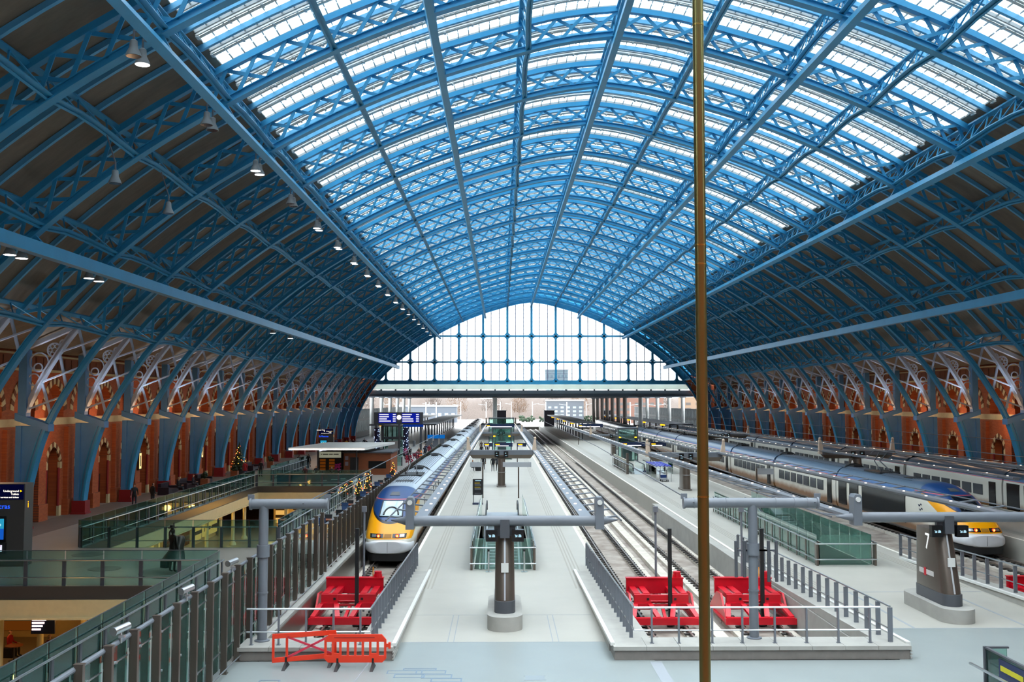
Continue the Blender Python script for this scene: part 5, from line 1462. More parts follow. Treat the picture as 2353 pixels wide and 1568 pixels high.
t = thing('long_counter', 'long blue fronted counter behind the far glass balustrade', 'counter', (-17, 99, 0))
b = MB(); b.box(-21.5, -12.8, 98.6, 99.2, 0, .95); b.build('front_panel', mat('petrol_blue', '0E4A66', .5), t)
b = MB(); b.box(-21.6, -12.7, 98.5, 99.4, .95, 1.0); b.build('counter_top', M['wood'], t)
b = MB()
for (xa, xb, z) in ((-17.3, -16.7, .32), (-16.3, -15.6, .42), (-15.4, -14.9, .5), (-15.4, -14.7, .36)): b.box(xa, xb, 98.58, 98.6, z, z+.07)
b.build('pale_lettering', mat('pale_letter', 'B8D0D8', .5), t)
# departure board
t = thing('departure_board', 'wide departure board with blue screens and a round clock', 'departure board', (-15, 150, 0))
b = MB(); b.box(-18.6, -11.4, 150, 150.5, 4.55, 6.35); b.build('case', M['dsteel'], t)
for x0 in (-17.9, -14.5):
    b = MB(); b.box(x0, x0+2.6, 149.93, 150, 4.8, 6.2); sc = b.build('screen', emat('blue_board_screen', '1020A0', .9), t)
    b = MB(); rs = random.Random(int(x0*9))
    for q in range(4): b.box(x0+.1, x0+1.0+rs.random()*.9, 149.9, 149.93, 5.95-q*.32, 6.08-q*.32); b.box(x0+2.1, x0+2.5, 149.9, 149.93, 5.95-q*.32, 6.08-q*.32)
    b.build('departure_rows', emat('white_rows', 'F0E8E8', 1.8), sc)
b = MB(); b.tube((-14.9, 149.95, 5.6), (-14.9, 149.85, 5.6), .34, 20); b.build('clock_face', emat('white_clock', 'FFF4F4', 1.8), t)
b = MB(); b.box(-14.3, -11.3, 149.9, 150, 4.2, 4.55); b.build('blue_band', emat('blue_band', '1440B0', .5), t)
for x in (-18.3, -14.9, -11.7):
    b = MB(); b.box(x-.15, x+.15, 150, 150.4, 0, 4.6); b.build('post', M['dsteel'], t)
for (x, w_) in ((-18.0, 'left'), (-13.8, 'right')):
    t = thing('lit_column', 'dark blue column with sparkling stars below the departure board, %s one' % w_, 'column', (x, 149, 0), 'star spangled blue columns')
    b = MB(); b.lathe([(.38, 0), (.38, 4.1)], (x, 149, 0), 16); b.build('shaft', mat('star_navy', '0C143C', .5), t, True)
    b = MB(); rs = random.Random(int(-x*10))
    for k in range(26): 
        a = rs.uniform(PI, 2*PI); b.ball((x+.38*math.cos(a), 149+.38*math.sin(a), .3+rs.random()*3.6), .06, 6, 4)
    f_ = b.build('star_lights', emat('blue_white_star', 'B8D0FF', 2.5), t); f_['kind'] = 'stuff'
t = thing('lift_tower', 'dark glass lift tower below the departure board', 'lift', (-16, 152, 0))
b = MB(); b.box(-17.4, -14.4, 152, 155, 0, 4.2); b.build('glass_shaft', M['glassd'], t)
b = MB()
for (x, y) in ((-17.4, 152), (-14.4, 152), (-17.4, 155), (-14.4, 155)): b.box(x-.08, x+.08, y-.08, y+.08, 0, 4.3)
b.box(-17.5, -14.3, 151.9, 155.1, 4.2, 4.4); b.box(-17.4, -14.4, 151.95, 152.05, 2.3, 2.7); b.build('frame', M['dsteel'], t)
b = MB(); b.box(-16.7, -15.1, 151.9, 151.95, 0, 2.1); b.build('door', M['chrome'], t)
# people on the left
person('person in a black coat walking by the left wall, nearest to the camera', 'walk', -27.6, 77.5, 0, .4, '14161A')
person('person in dark clothes beside the black coated walker at the left wall', 'stand', -26.6, 78.6, 0, 2.6, '1C1814')
b = MB()
person('person in a red top in front of the lit tree by the wall', 'stand', -26.6, 106.8, 0, PI, 'A01C24', '2A3A5A')
person('person in a dark coat standing right of the one in the red top', 'stand', -25.3, 108.2, 0, PI, '14161C')
person('person in a black jacket walking far along the left wall, left of a pair', 'walk', -23.6, 120, 0, PI, '14161C', '28384E')
person('person in a black jacket walking far along the left wall, right of a pair', 'walk', -22.7, 121, 0, PI, '16181C', '1E2026')
for k, (x, y, c_, w_) in enumerate(((-27.4, 91.2, '101014', 'nearer'), (-27.3, 93.3, '2A2228', 'farther'))):
    person('person seated on the dark sofas by the left wall, %s of two' % w_, 'sit', x-.7, y-1.6 if k == 0 else y+.2, 0, PI/2, c_)
for k, (x, y, c_) in enumerate(((-20.2, 106, '5A1A20'), (-19.2, 106.8, '14141A'), (-17.4, 105.6, '101014'))):
    b = MB(); b.box(x-.25, x+.25, y-.2, y+.25, 0, .44); tag(b.build('cafe_stool', M['black']), 'dark cafe stool under the %s seated cafe guest from the left' % ORD[k], 'stool', 'stools at the cafe')
    person('person in %s seated at the cafe behind the blue counter, %s from the left' % ('dark red' if k == 0 else 'black', ORD[k]), 'sit', x, y, -.04, .2, c_)
cols = ['1A2030', '5A1A28', '2A2A30', '6A4A3A', '14141A', '8A2434', '30405A', '3A3A3A']
P = [(-11.0, 138, 'brown'), (-10.6, 143, 'dark'), (-10.2, 146, 'red'), (-10.9, 149, 'navy'), (-10.3, 153, 'grey'), (-13.0, 140, 'pink'), (-12.6, 142, 'black')]
for k, (x, y, w_) in enumerate(P):
    person('distant person in %s clothes between departure board and train, %s from camera' % (w_, ORD[k]), 'walk' if k % 2 else 'stand', x, y, 0, PI*(k % 2), {'brown': '6A4A3A', 'dark': '1A2030', 'red': '8A2434', 'navy': '1C2850', 'grey': '55585E', 'pink': 'B04878', 'black': '121216'}[w_])
P = [(-26.5, 160, '121216'), (-25.0, 166, 'B07A20'), (-24.2, 168, '3A1C28'), (-22.9, 172, '1A2030'), (-21.6, 165, '3A3A40'), (-27.5, 171, '203048'), (-20.2, 170, '14141A'), (-19.6, 175, '702030')]
for k, (x, y, c_) in enumerate(P):
    person('distant person in the crowd left of the departure board, %s from left' % ORD[sorted(p[0]/p[1] for p in P).index(x/y)], 'walk' if k % 2 else 'stand', x, y, 0, PI*(k % 2), c_)
# people in the undercroft bar
person('man in a dark red jacket standing under the near bridge at lower left', 'stand', -20.9, 48.0, -4.6, 2.4, '5A1420', '2A2620', '8A6A50', 1.8)
person('person in a red jacket seated at the lower left bar', 'sit', -24.2, 51.2, -4.6, 1.5, 'A01820')
person('dark clothed person standing beyond the left column of the lower bar', 'stand', -25.2, 52.2, -4.6, 2, '1A1614')
person('dark clothed person in the lower bar behind the man in the red jacket', 'stand', -20.6, 53.0, -4.6, 3.6, '201A1A')
person('person in black in the lower bar, rightmost of the group', 'stand', -19.4, 53.4, -4.6, 3, '16140F')
for k, (x, y) in enumerate(((-14.4, 48.5+13, ), (-13.5, 62))):
    person('dark figure at the lower level behind the left tee mast, %s one' % ('left', 'right')[k], 'stand', x, y+8, -4.6+3.4-3.4, PI, '121812')

for k in range(14):
    x = -26+k*.62; y = 49.5+(k*37 % 5)*.9; z = -1.9-(k*13 % 4)*.22
    t = thing('pendant_lamp', 'small amber pendant lamp in the dim bar under the near bridge', 'lamp', (x, y, z), 'amber pendant lamps in the lower bar')
    b = MB(); b.ball((x, y, z), .06, 8, 5); b.build('bulb', M['fairy'], t, True)
    b = MB(); b.tube((x, y, z+.05), (x, y, -.6), .012, 5); b.build('cable', M['black'], t)
for k, (x, y) in enumerate(((-23.6, 50.4), (-18.6, 50.8), (-17.4, 52.5))):
    t = thing('bar_table', 'small bar table in the lower bar under the near bridge, %s from the left' % ORD[k], 'table', (x, y, -4.6), 'bar tables in the lower bar')
    b = MB(); b.lathe([(.4, 0), (.4, .04)], (x, y, -3.88), 16); b.build('table_top', M['wood'], t)
    b = MB(); b.lathe([(.25, 0), (.25, .03), (.04, .05), (.04, .72)], (x, y, -4.6), 12); b.build('pedestal', M['dsteel'], t)
b = MB(); b.box(-24.45, -23.95, 50.95, 51.4, -4.6, -4.12); tag(b.build('bar_stool', M['black']), 'dark bar stool under the seated person in the red jacket', 'stool')
# ------------------------------------------------------------ glass escalator enclosures
def enclosure(label, esc_label, x0, x1, y0, y1, depth=-4.4):
    t = thing('escalator_enclosure', label, 'glass enclosure', (x0, y0, 0), 'green glass enclosures round the escalators')
    n_ = int((y1-y0)/1.5)
    for s, x in ((-1, x0), (1, x1)):
        xo = x+s*.12
        for i in range(n_+1):
            y = y0+(y1-y0)*i/n_
            b = MB(); b.box(xo-.02, xo+.02, y-.06, y+.06, 0, 1.12); b.build('post', M['bronze'], t)
            if i < n_:
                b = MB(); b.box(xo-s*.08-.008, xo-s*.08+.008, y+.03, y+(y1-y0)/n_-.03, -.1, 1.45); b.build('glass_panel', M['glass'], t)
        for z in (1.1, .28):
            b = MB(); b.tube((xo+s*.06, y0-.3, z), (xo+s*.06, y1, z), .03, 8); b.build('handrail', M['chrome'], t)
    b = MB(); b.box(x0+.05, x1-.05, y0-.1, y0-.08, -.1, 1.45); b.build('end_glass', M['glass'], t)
    for z in (1.05, .3):
        b = MB(); b.tube((x0-.2, y0-.3, z), (x1+.2, y0-.3, z), .032, 8); b.build('end_rail', M['chrome'], t)
    for s, x in ((-1, x0), (1, x1)):
        b = MB(); b.box(x+s*.12-.05, x+s*.12+.05, y0-.32, y0-.02, 0, 1.1); b.build('corner_post', M['bronze'], t)
    # shaft lining
    b = MB(); m_ = mat('pale_shaft_lining', 'C6CFCB', .5)
    b.box(x0-.05, x0, y0, y1-2, -4.6, -.02); b.box(x1, x1+.05, y0, y1-2, -4.6, -.02); b.box(x0, x1, y0-.05, y0, -4.6, -.02); b.build('shaft_lining', m_, t)
    e = thing('escalator', esc_label, 'escalator', ((x0+x1)/2, y1-3, 0), 'inclined escalators in the glass enclosures')
    yt = y1-2; c = (x0+x1)/2; w_ = (x1-x0)/2-.35
    b = MB(); b.box(x0+.3, x1-.3, yt, yt+3.6, 0, .02); b.build('landing_plate', mat('landing_grey', '9AA2A8', .4, .5), e)
    b = MB(); N = 40
    for i in range(N):
        ya = yt-(yt-y0-.5)*i/N; yb = yt-(yt-y0-.5)*(i+1)/N; z = depth*(i+1)/N
        b.box(c-w_+.1, c+w_-.1, yb, ya, z-.15, z)
    b.build('steps', mat('step_grey', '8C979A', .5, .4), e)
    for s in (-1, 1):
        xx = c+s*(w_+.05)
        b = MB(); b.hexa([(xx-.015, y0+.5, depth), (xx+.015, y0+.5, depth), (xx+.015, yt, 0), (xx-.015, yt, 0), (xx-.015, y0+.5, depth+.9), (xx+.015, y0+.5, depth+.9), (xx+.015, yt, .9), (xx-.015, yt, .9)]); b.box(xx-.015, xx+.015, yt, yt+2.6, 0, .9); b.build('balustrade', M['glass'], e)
        b = MB(); b.tubes([(xx, y0+.5, depth+.95), (xx, yt, .95), (xx, yt+2.5, .95), (xx, yt+2.7, .75), (xx, yt+2.7, .3)], .05); b.build('handrail', M['black'], e)
        b = MB(); b.hexa([(xx-.12, y0+.5, depth-.1), (xx+.12, y0+.5, depth-.1), (xx+.12, yt, -.1), (xx-.12, yt, -.1), (xx-.12, y0+.5, depth+.08), (xx+.12, y0+.5, depth+.08), (xx+.12, yt, .08), (xx-.12, yt, .08)]); b.build('skirting', M['chrome'], e)
enclosure('green glass enclosure behind the central gantry', 'inclined escalator under the central glass enclosure', *EC)
enclosure('long green glass enclosure behind the right tee mast on platform seven', 'inclined escalator under the platform seven enclosure', *E7)
for k, x in enumerate((-.55, .42, 1.12)):
    t = thing('bollard', 'slim chrome bollard before the central enclosure, %s from the left' % ORD[k], 'bollard', (x, 48.3, 0), 'chrome bollards in front of the central enclosure')
    b = MB(); b.lathe([(.04, 0), (.04, .95)], (x, 48.2, 0), 10); b.build('shaft', M['chrome'], t)
    b = MB(); b.lathe([(.05, 0), (.05, .1)], (x, 48.2, .95), 10); b.build('cap', M['black'], t)
    b = MB(); b.lathe([(.16, 0), (.16, .015)], (x, 48.2, 0), 16); b.build('foot_plate', M['chrome'], t)
# open ended escalator pair farther along platform seven
t = thing('escalator_enclosure', 'open ended glass enclosure with two escalator mouths on platform seven', 'glass enclosure', (16.2, 113, 0))
for i in range(13):
    b = MB(); b.box(13.9, 13.96, 112+i*1.2-.05, 112+i*1.2+.05, 0, 1.15); b.build('post', M['bronze'], t)
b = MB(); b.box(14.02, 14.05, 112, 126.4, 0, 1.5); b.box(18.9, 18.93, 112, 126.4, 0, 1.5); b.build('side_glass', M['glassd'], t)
for z in (.25, 1.1):
    b = MB(); b.tube((13.88, 111.8, z), (13.88, 126.4, z), .035, 8); b.build('handrail', M['chrome'], t)
b = MB(); b.box(13.8, 14.05, 111.7, 112, 0, 4.0 if False else 2.3); b.build('end_post', M['bronze'], t)
for k, xx in enumerate((15.2, 17.4)):
    e = thing('escalator', 'escalator mouth on platform seven, %s of the pair' % ('left', 'right')[k], 'escalator', (xx, 113, 0), 'escalator mouths on platform seven')
    for s in (-1, 1):
        b = MB(); b.prism([(112, 0), (112, .7), (112.25, .98), (113, 1.0), (120, 1.0), (120, 0)], 'x', xx+s*.62-.02, xx+s*.62+.02); b.build('balustrade', M['glassd'], e)
        b = MB(); b.tubes([(xx+s*.62, 112.0, .3), (xx+s*.62, 111.95, .7), (xx+s*.62, 112.22, 1.0), (xx+s*.62, 113, 1.05), (xx+s*.62, 120, 1.05)], .06); b.build('handrail', M['black'], e)
        b = MB(); b.box(xx+s*.62-.12, xx+s*.62+.12, 112, 120, 0, .2); b.build('skirting', M['chrome'], e)
    b = MB(); b.box(xx-.5, xx+.5, 111.2, 120, 0, .015); b.build('landing_plate', M['chrome'], e)
t = thing('striped_panel', 'blue panel with white diagonal stripes between the two escalator mouths', 'panel', (16.3, 112, 0))
b = MB(); b.prism([(15.9, .15), (16.75, .15), (16.75, 1.05), (16.6, 1.15), (16.35, 1.1), (15.7, .2)], 'y', 112.6, 112.66); b.build('panel', mat('royal_blue_panel', '1E2C6A', .4), t)
b = MB()
for q in range(3): b.prism([(15.8+q*.27, .2), (15.93+q*.27, .2), (16.35+q*.2, 1.05), (16.24+q*.2, 1.05)], 'y', 112.58, 112.6)
b.build('stripes', M['white'], t)
# trolley rack
t = thing('trolley_rack', 'luggage trolley rack with a blue barred roof on platform seven', 'trolley rack', (16.3, 104, 0))
b = MB()
for x in (15.5, 17.0):
    for y in (101.5, 105, 108.5): b.box(x-.03, x+.03, y-.03, y+.03, 0, 1.5)
b.bar((15.5, 101.5, 1.47), (17, 101.5, 1.47), .05, .05); b.bar((15.5, 108.5, 1.47), (17, 108.5, 1.47), .05, .05); b.bar((15.5, 101.5, 1.47), (15.5, 108.5, 1.47), .05, .05); b.bar((17, 101.5, 1.47), (17, 108.5, 1.47), .05, .05); b.build('frame', M['chrome'], t)
b = MB()
for q in range(5): b.box(15.48+q*.35, 15.62+q*.35, 101.4, 108.6, 1.5, 1.56)
b.build('roof_bars', mat('cobalt_blue', '2038C0', .4), t)
b = MB(); b.box(15.49, 15.5, 101.6, 108.4, .3, 1.35); b.build('side_panel', M['clear'], t)
b = MB(); b.box(15.4, 15.5, 101.5, 108.5, 0, .12); b.build('wheel_guard', M['white'], t)
t2 = thing('luggage_trolley', 'luggage trolley at the near mouth of the blue roofed rack', 'trolley', (16.5, 102, 0))
b = MB(); b.box(16.0, 16.7, 101.2, 102.4, .18, .24); b.build('deck', M['chrome'], t2)
b = MB(); b.tubes([(16.0, 102.4, .2), (16.0, 102.5, 1.05), (16.7, 102.5, 1.05), (16.7, 102.4, .2)], .03); b.build('handle', M['dsteel'], t2)
b = MB(); b.box(16.05, 16.65, 102.35, 102.4, .3, .6); b.build('advert_panel', mat('blue_advert', '284A90', .5), t2)
for (x, y) in ((16.05, 101.3), (16.65, 101.3), (16.05, 102.3), (16.65, 102.3)):
    b = MB(); b.tube((x-.03, y, .09), (x+.03, y, .09), .09, 10); b.build('wheel', M['black'], t2)
# grey flag signs, poster, blue platform signs
def flag(label, xp, y, x0, x1, z=2.55, h=.4, mt=None, lit=None):
    t = thing('flag_sign', label, 'sign', (xp, y, 0), 'flag signs on slim posts along the platforms')
    b = MB(); b.box(xp-.06, xp+.06, y-.05, y+.05, 0, z+h); b.build('post', M['bronze'], t)
    b = MB(); b.box(x0, x1, y-.06, y+.06, z, z+h); p = b.build('panel', mt or mat('pale_grey_panel', 'A6ABB0', .5), t)
    if lit:
        b = MB(); b.box(x0+.1, x0+.65, y-.07, y-.06, z+.22, z+.34); b.build('yellow_text', emat('amber_text', 'FFB400', 2.5), p)
        b = MB(); b.box(x0+.15, x1-.5, y-.07, y-.06, z+.06, z+.15); b.build('white_text', emat('white_sign_text', 'F4F0F8', 1.8), p)
flag('grey flag sign back on a slim post, left of the central escalator landing', -1.46, 84.5, -2.5, -1.5)
flag('grey flag sign back on a slim post, right of the central escalator landing', 1.5, 84.5, .2, 2.55)
nv = mat('navy_panel', '14284C', .4)
flag('small dark platform sign on the central platform, left of three', -1.9, 130, -2.1, -1.0, 2.2, .45, nv, True)
flag('wide navy platform sign with amber text in the middle of three', -.75, 131, -.75, 1.55, 2.15, .5, nv, True)
flag('small dark platform sign on the central platform, right of three', 2.15, 130, 2.15, 3.3, 2.2, .45, nv, True)
flag('wide navy platform sign with amber text on platform seven, left one', 15.6, 131, 15.6, 18.6, 2.2, .55, nv, True)
flag('wide navy platform sign with amber text on platform seven, right one', 19.3, 131, 19.3, 21.3, 2.2, .55, nv, True)
flag('grey flag sign back on platform seven beside the right train', 19.6, 78, 19.65, 20.9, 2.4, .45)
flag('navy sign with amber text over the far central platform', -.9, 187, -2.6, 2.6, 3.2, .6, nv, True)
flag('navy sign with amber text over far platform seven', 14.3, 187, 14.3, 18.8, 3.2, .6, nv, True)
t = thing('poster_stand', 'black poster stand with yellow lines left of the central enclosure', 'poster stand', (-1.75, 79.5, 0))
b = MB(); b.box(-2.15, -1.35, 79.4, 79.48, .72, 1.95); p = b.build('poster', M['black'], t)
b = MB(); b.box(-2.12, -2.06, 79.4, 79.48, 0, .75); b.box(-1.44, -1.38, 79.4, 79.48, 0, .75); b.build('frame', M['dsteel'], t)
b = MB(); b.box(-2.15, -1.35, 79.1, 79.7, 0, .12); b.build('foot', mat('navy_foot', '26304A', .5), t)
b = MB(); b.box(-1.95, -1.5, 79.39, 79.4, 1.8, 1.85); b.build('heading_line', M['scrtxt'], p)
b = MB(); b.box(-2.0, -1.6, 79.39, 79.4, 1.62, 1.67); b.box(-2.0, -1.55, 79.39, 79.4, 1.3, 1.35); b.build('yellow_lines', mat('yellow_ink', 'B8A020', .5), p)
b = MB()
for z in (1.53, 1.46, 1.2, 1.13, .85): b.box(-2.0, -1.5, 79.39, 79.4, z, z+.025)
b.build('text_lines', mat('grey_ink', '8A9098', .5), p)
def lift(label, x, y, w_=1.3, h=4.2):
    t = thing('glass_lift', label, 'lift', (x, y, 0), 'glass lift shafts on the platforms')
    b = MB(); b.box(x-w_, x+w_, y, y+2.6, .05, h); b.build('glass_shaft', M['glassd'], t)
    b = MB()
    for sx in (-1, 1):
        for sy in (0, 2.6): b.box(x+sx*w_-.07, x+sx*w_+.07, y+sy-.07, y+sy+.07, 0, h+.1)
    b.box(x-w_-.1, x+w_+.1, y-.1, y+2.7, h, h+.2); b.build('frame', M['dsteel'], t)
    b = MB(); b.box(x-.6, x+.6, y+.2, y+2.2, .1, 2.4); b.build('car', M['steel'], t)
    for s in (-1, 1):
        b = MB(); b.box(x+s*w_*.8-.14, x+s*w_*.8+.14, y-.12, y-.08, 3.1, 3.25); b.build('lit_panel', emat('amber_panel', 'FFB820', 3), t)
lift('glass lift shaft on the central platform behind the navy signs', .2, 140)
lift('glass lift shaft on platform seven beside the right train', 17.0, 136)
lift('glass lift shaft far along the central platform', .2, 196, 2.4, 4.6)
for (x, w_) in ((.2, 'central platform'), (15.4, 'platform seven'), (33.5, 'platform nine')):
    t = thing('plant_tower', 'dark brown block tower at the far end of the %s' % w_, 'tower', (x, 322, 0), 'dark block towers at the platform ends')
    b = MB(); b.box(x-1.6, x+1.6, 320, 324, 0, 4.9); b.build('wall', mat('dark_brown_block', '34303A', .6), t)
    b = MB(); b.box(x-1.7, x+1.7, 319.9, 324.1, 4.9, 5.1); b.build('roof', M['dsteel'], t)
# people on the central platform
person('person in a black suit on the central platform, left of the second gantry column', 'stand', -.85, 116, 0, PI, '101218', '12141A')
person('person in a long dark coat on the central platform beside the second gantry column', 'stand', -.35, 116.4, 0, PI, '181C26', '141821')
person('person bent over bags on the central platform near the train edge', 'sit', -3.2, 117.5, -.05, .6, '14100E')
t = thing('luggage_bags', 'pile of black bags on the central platform near the train edge', 'bags', (-2.6, 117, 0))
b = MB(); b.box(-2.8, -2.2, 116.8, 117.2, 0, .55); b.box(-2.6, -2.3, 116.85, 117.1, .55, .8); b.build('suitcase', M['black'], t)
b = MB(); b.tubes([(-2.7, 117.2, .5), (-2.7, 117.25, 1.0), (-2.4, 117.25, 1.0), (-2.4, 117.2, .5)], .02); b.build('pull_handle', M['dsteel'], t)
person('person in black standing right of the bag pile on the central platform', 'stand', -2.0, 119, 0, PI, '16161C')
person('person in a dark jacket walking far along the central platform, nearest of three', 'walk', -2.7, 146, 0, PI, '14161E')
person('person in dark grey walking far along the central platform, middle of three', 'walk', -1.9, 152, 0, 0, '2A2C34')
person('person in a brown coat far along the central platform, farthest of three', 'stand', -3.0, 160, 0, PI, '4A3A34')
# ------------------------------------------------------------ flat roof beyond the arch, outside world
rf = MB(); rf.box(-34, 47, 209.3, 335, 8.95, 9.5); rf.hexa([(-34, 208.6, 9.5), (47, 208.6, 9.5), (47, 212, 8.9), (-34, 212, 8.9), (-34, 208.6, 10.2), (47, 208.6, 10.2), (47, 212, 10.2), (-34, 212, 10.2)])
o = struct(rf.build('ceiling_extension', mat('dark_slate_soffit', '5C6874', .6)))
def transl():
    m, nt, out = new_mat('translucent_white_panel')
    d = nt.nodes.new('ShaderNodeBsdfDiffuse'); d.inputs[0].default_value = lin('EAEEE8')
    t_ = nt.nodes.new('ShaderNodeBsdfTranslucent'); t_.inputs[0].default_value = lin('E8EEE6')
    x_ = nt.nodes.new('ShaderNodeMixShader'); x_.inputs[0].default_value = .5
    nt.links.new(d.outputs[0], x_.inputs[1]); nt.links.new(t_.outputs[0], x_.inputs[2]); nt.links.new(x_.outputs[0], out.inputs[0]); return m
wb = MB(); wb.box(-26, 38.5, 207.9, 208.3, 10.35, 11.05); wb.box(-26, 38.5, 207.8, 208.3, 11.05, 11.45); trim(wb, transl())
wb = MB()
for k in range(22): wb.box(-24.5+k*2.9, -24.1+k*2.9, 207.7, 208.2, 10.1, 10.4); wb.box(-24.5+k*2.9, -24.1+k*2.9, 207.7, 208.2, 11.45, 11.6)
trim(wb, M['dsteel'])
def rcol(x, y, label, r=.45, m=None):
    t = thing('roof_column', label, 'column', (x, y, 0), 'columns carrying the flat roof beyond the arch')
    b = MB(); b.lathe([(r, 0), (r, 9.0)], (x, y, 0), 14); b.build('shaft', m or M['white'], t, True)
    b = MB(); b.box(x-r*1.4, x+r*1.4, y-r*1.4, y+r*1.4, 8.75, 8.95); b.build('cap_plate', M['dsteel'], t)
rcol(-1.15, 213, 'pale round column below the flat roof at the centre')
rcol(29.5, 214, 'pale round column below the flat roof right of centre')
bm = mat('brown_grey_column', '6A625C', .6)
for k in range(7): rcol(29.5, 241+k*13.5, 'brown grey column of the row right of centre, %s from the front' % ORD[k], .5, bm)
for k in range(6): rcol(-29, 230+k*19, 'pale column of the left row under the flat roof, %s from the front' % ORD[k], .45)
for k in range(4): rcol(42, 234+k*19, 'pale column of the right row under the flat roof, %s from the front' % ORD[k], .45)
def louvre(x, label):
    t = thing('louvred_wall', label, 'wall', (x, 210, 0), 'louvred side walls beyond the arch')
    b = MB(); m_ = mat('dark_teal_louvre', '1E2A2C', .5)
    y = 209.
    while y < 334: b.box(x-.15, x+.15, y, y+1.1, 0, 6.1); y += 1.75
    b.box(x-.2, x+.2, 209, 335, 6.0, 6.2); b.box(x-.18, x+.18, 209, 335, 3.6, 4.1); b.box(x-.18, x+.18, 209, 335, 0, 1.2)
    b.build('louvres', m_, t)
louvre(-31.3, 'dark louvred side wall left of the departure board'); louvre(44.2, 'dark louvred side wall behind the right trains')
gr = MB(); gr.box(-400, 420, YE, 900, -1.6, -1.3); struct(gr.build('ground', mat('pale_ballast', '6A6662', .9, var=.15, scale=.2)))
t = thing('siding_tracks', 'pale curving tracks leading out beyond the platforms', 'track', (4, YE, -1.3))
for k, x in enumerate((T1, T2, T3, T4, T5)):
    b = MB()
    pts = [(x-.75-.00022*q*q*3.2, YE+q*4, -1.2) for q in range(25)]
    for s in (0, 1.5): b.tubes([(p[0]+s, p[1], p[2]) for p in pts], .08, 4)
    b.build('rail_pair', M['railm'], t)
rs = random.Random(5)
for k in range(26):
    x = -75+k*6.8+rs.uniform(-2, 2); y = 350+rs.uniform(0, 150)
    t = thing('wire_mast', 'pale overhead wire mast', 'mast', (x, y, -1.3), 'pale overhead wire masts beyond the station')
    t['label'] = 'pale overhead wire mast beyond the platforms'
    b = MB(); b.tube((x, y, -1.3), (x, y, 7.6), .16, 8); b.build('post', M['white'], t)
    b = MB(); b.bar((x, y, 6.4), (x+rs.choice((-3, 3)), y, 6.8), .1, .12); b.build('arm', M['gutter'], t)
M['twig'] = mat('bare_twigs', '4A403A', .9, var=.3, scale=2); M['twig2'] = mat('russet_twigs', '5E4836', .9, var=.3, scale=2); M['bush'] = mat('green_scrub', '2A3A28', .9, var=.3, scale=1)
M['trunk'] = mat('grey_bark', '6A6058', .9)
def tree(x, y, h, m, label, grp):
    t = thing('bare_tree', label, 'tree', (x, y, -1.3), grp)
    b = MB(); b.tube((x, y, -1.3), (x, y, h*.5), .3, 6, .12); b.build('trunk', M['trunk'], t)
    b = MB()
    for k in range(420):
        a = rs.random()*6.28; el = rs.random(); rr = h*.42*math.sqrt(rs.random())
        p = V((x+rr*math.cos(a), y+rr*math.sin(a)*.6, h*.22+(h*.85)*el*(1-.25*rr/(h*.42))))
        q = p+V((rs.uniform(-1, 1), rs.uniform(-1, 1), rs.uniform(.2, 1.2))); b.bar(p, q+V((rs.uniform(-.4, .4), 0, .3)), .07, .07)
    b.build('crown', m, t)
for k in range(22):
    x = -150+k*14.5+rs.uniform(-1.5, 1.5); tree(x, 470+rs.uniform(0, 40), 9.5+rs.uniform(-1, 3), (M['twig'], M['twig2'])[k % 2], 'bare brown tree in the row beyond the tracks', 'bare trees beyond the tracks')
bk = MB(); NX, NY = 240, 14; vs = []
for j in range(NY+1):
    for i in range(NX+1):
        x = -260+i*2.25; y = 520+j*3.5; f = math.sin(min(1, j/8)*PI/2)
        hh = 7.5+4*MN.noise(V((x*.02, 3.1, 0)))+2.2*MN.noise(V((x*.07, y*.05, 1)))+1.6*MN.noise(V((x*.3, y*.2, 2)))
        vs.append((x+.8*MN.noise(V((x, y, 5))), y+1.2*MN.noise(V((x, y, 9))), -1.4+f*(hh+1.4+3)))
fs = [(j*(NX+1)+i, j*(NX+1)+i+1, (j+1)*(NX+1)+i+1, (j+1)*(NX+1)+i) for j in range(NY) for i in range(NX)]
bk.add(vs, fs); struct(bk.build('ground_bank', M['twig'], None, True))
for k in range(6):
    b = MB(); x = 12+k*9
    for q in range(40): b.ball((x+rs.uniform(-3.5, 3.5), 455+rs.uniform(-1, 1), -1.2+rs.random()*2.4), rs.uniform(.3, .7), 6, 4)
    tag(b.build('shrub', M['bush']), 'low green shrub beyond the tracks', 'shrub', 'low green shrubs beyond the tracks')
def block(label, x, y, w_, d, h, m, nx, nz, wm):
    t = thing('building', label, 'building', (x, y, -1.3), 'buildings far beyond the station')
    b = MB(); b.box(x-w_/2, x+w_/2, y, y+d, -1.3, h); b.build('wall', m, t)
    b = MB(); b.box(x-w_/2-.3, x+w_/2+.3, y-.3, y+d, h, h+.6); b.build('roof', M['gutter'], t)
    for i in range(nx):
        for k in range(nz):
            b = MB(); xx = x-w_/2+w_*(i+.25)/nx; zz = 1.5+(h-3)*k/nz; b.box(xx, xx+w_*.5/nx, y-.05, y, zz, zz+(h-3)*.5/nz); b.build('window', wm, t)
hz = mat('hazy_glass', '6A7C84', .6); 
block('pale hazy tower block seen through the glazed end wall', 39, 700, 15, 15, 29, mat('hazy_concrete', '8A9498', .9), 6, 8, hz)
block('red brick building behind the right row of columns', 56, 430, 26, 12, 10, mat('hazy_brick', '62463C', .9), 8, 3, mat('pale_window', '3A3836', .4))
block('pale blue grey building right of the centre beyond the tracks', 28, 440, 16, 10, 8, mat('pale_blue_wall', '4C5056', .9), 6, 3, mat('dim_window', '7A94A8', .4))
block('long pale blue shed left beyond the tracks', -32, 440, 26, 10, 5.5, mat('pale_sky_wall', '50565E', .9), 9, 1, mat('dim_window2', '8FA6BC', .4))
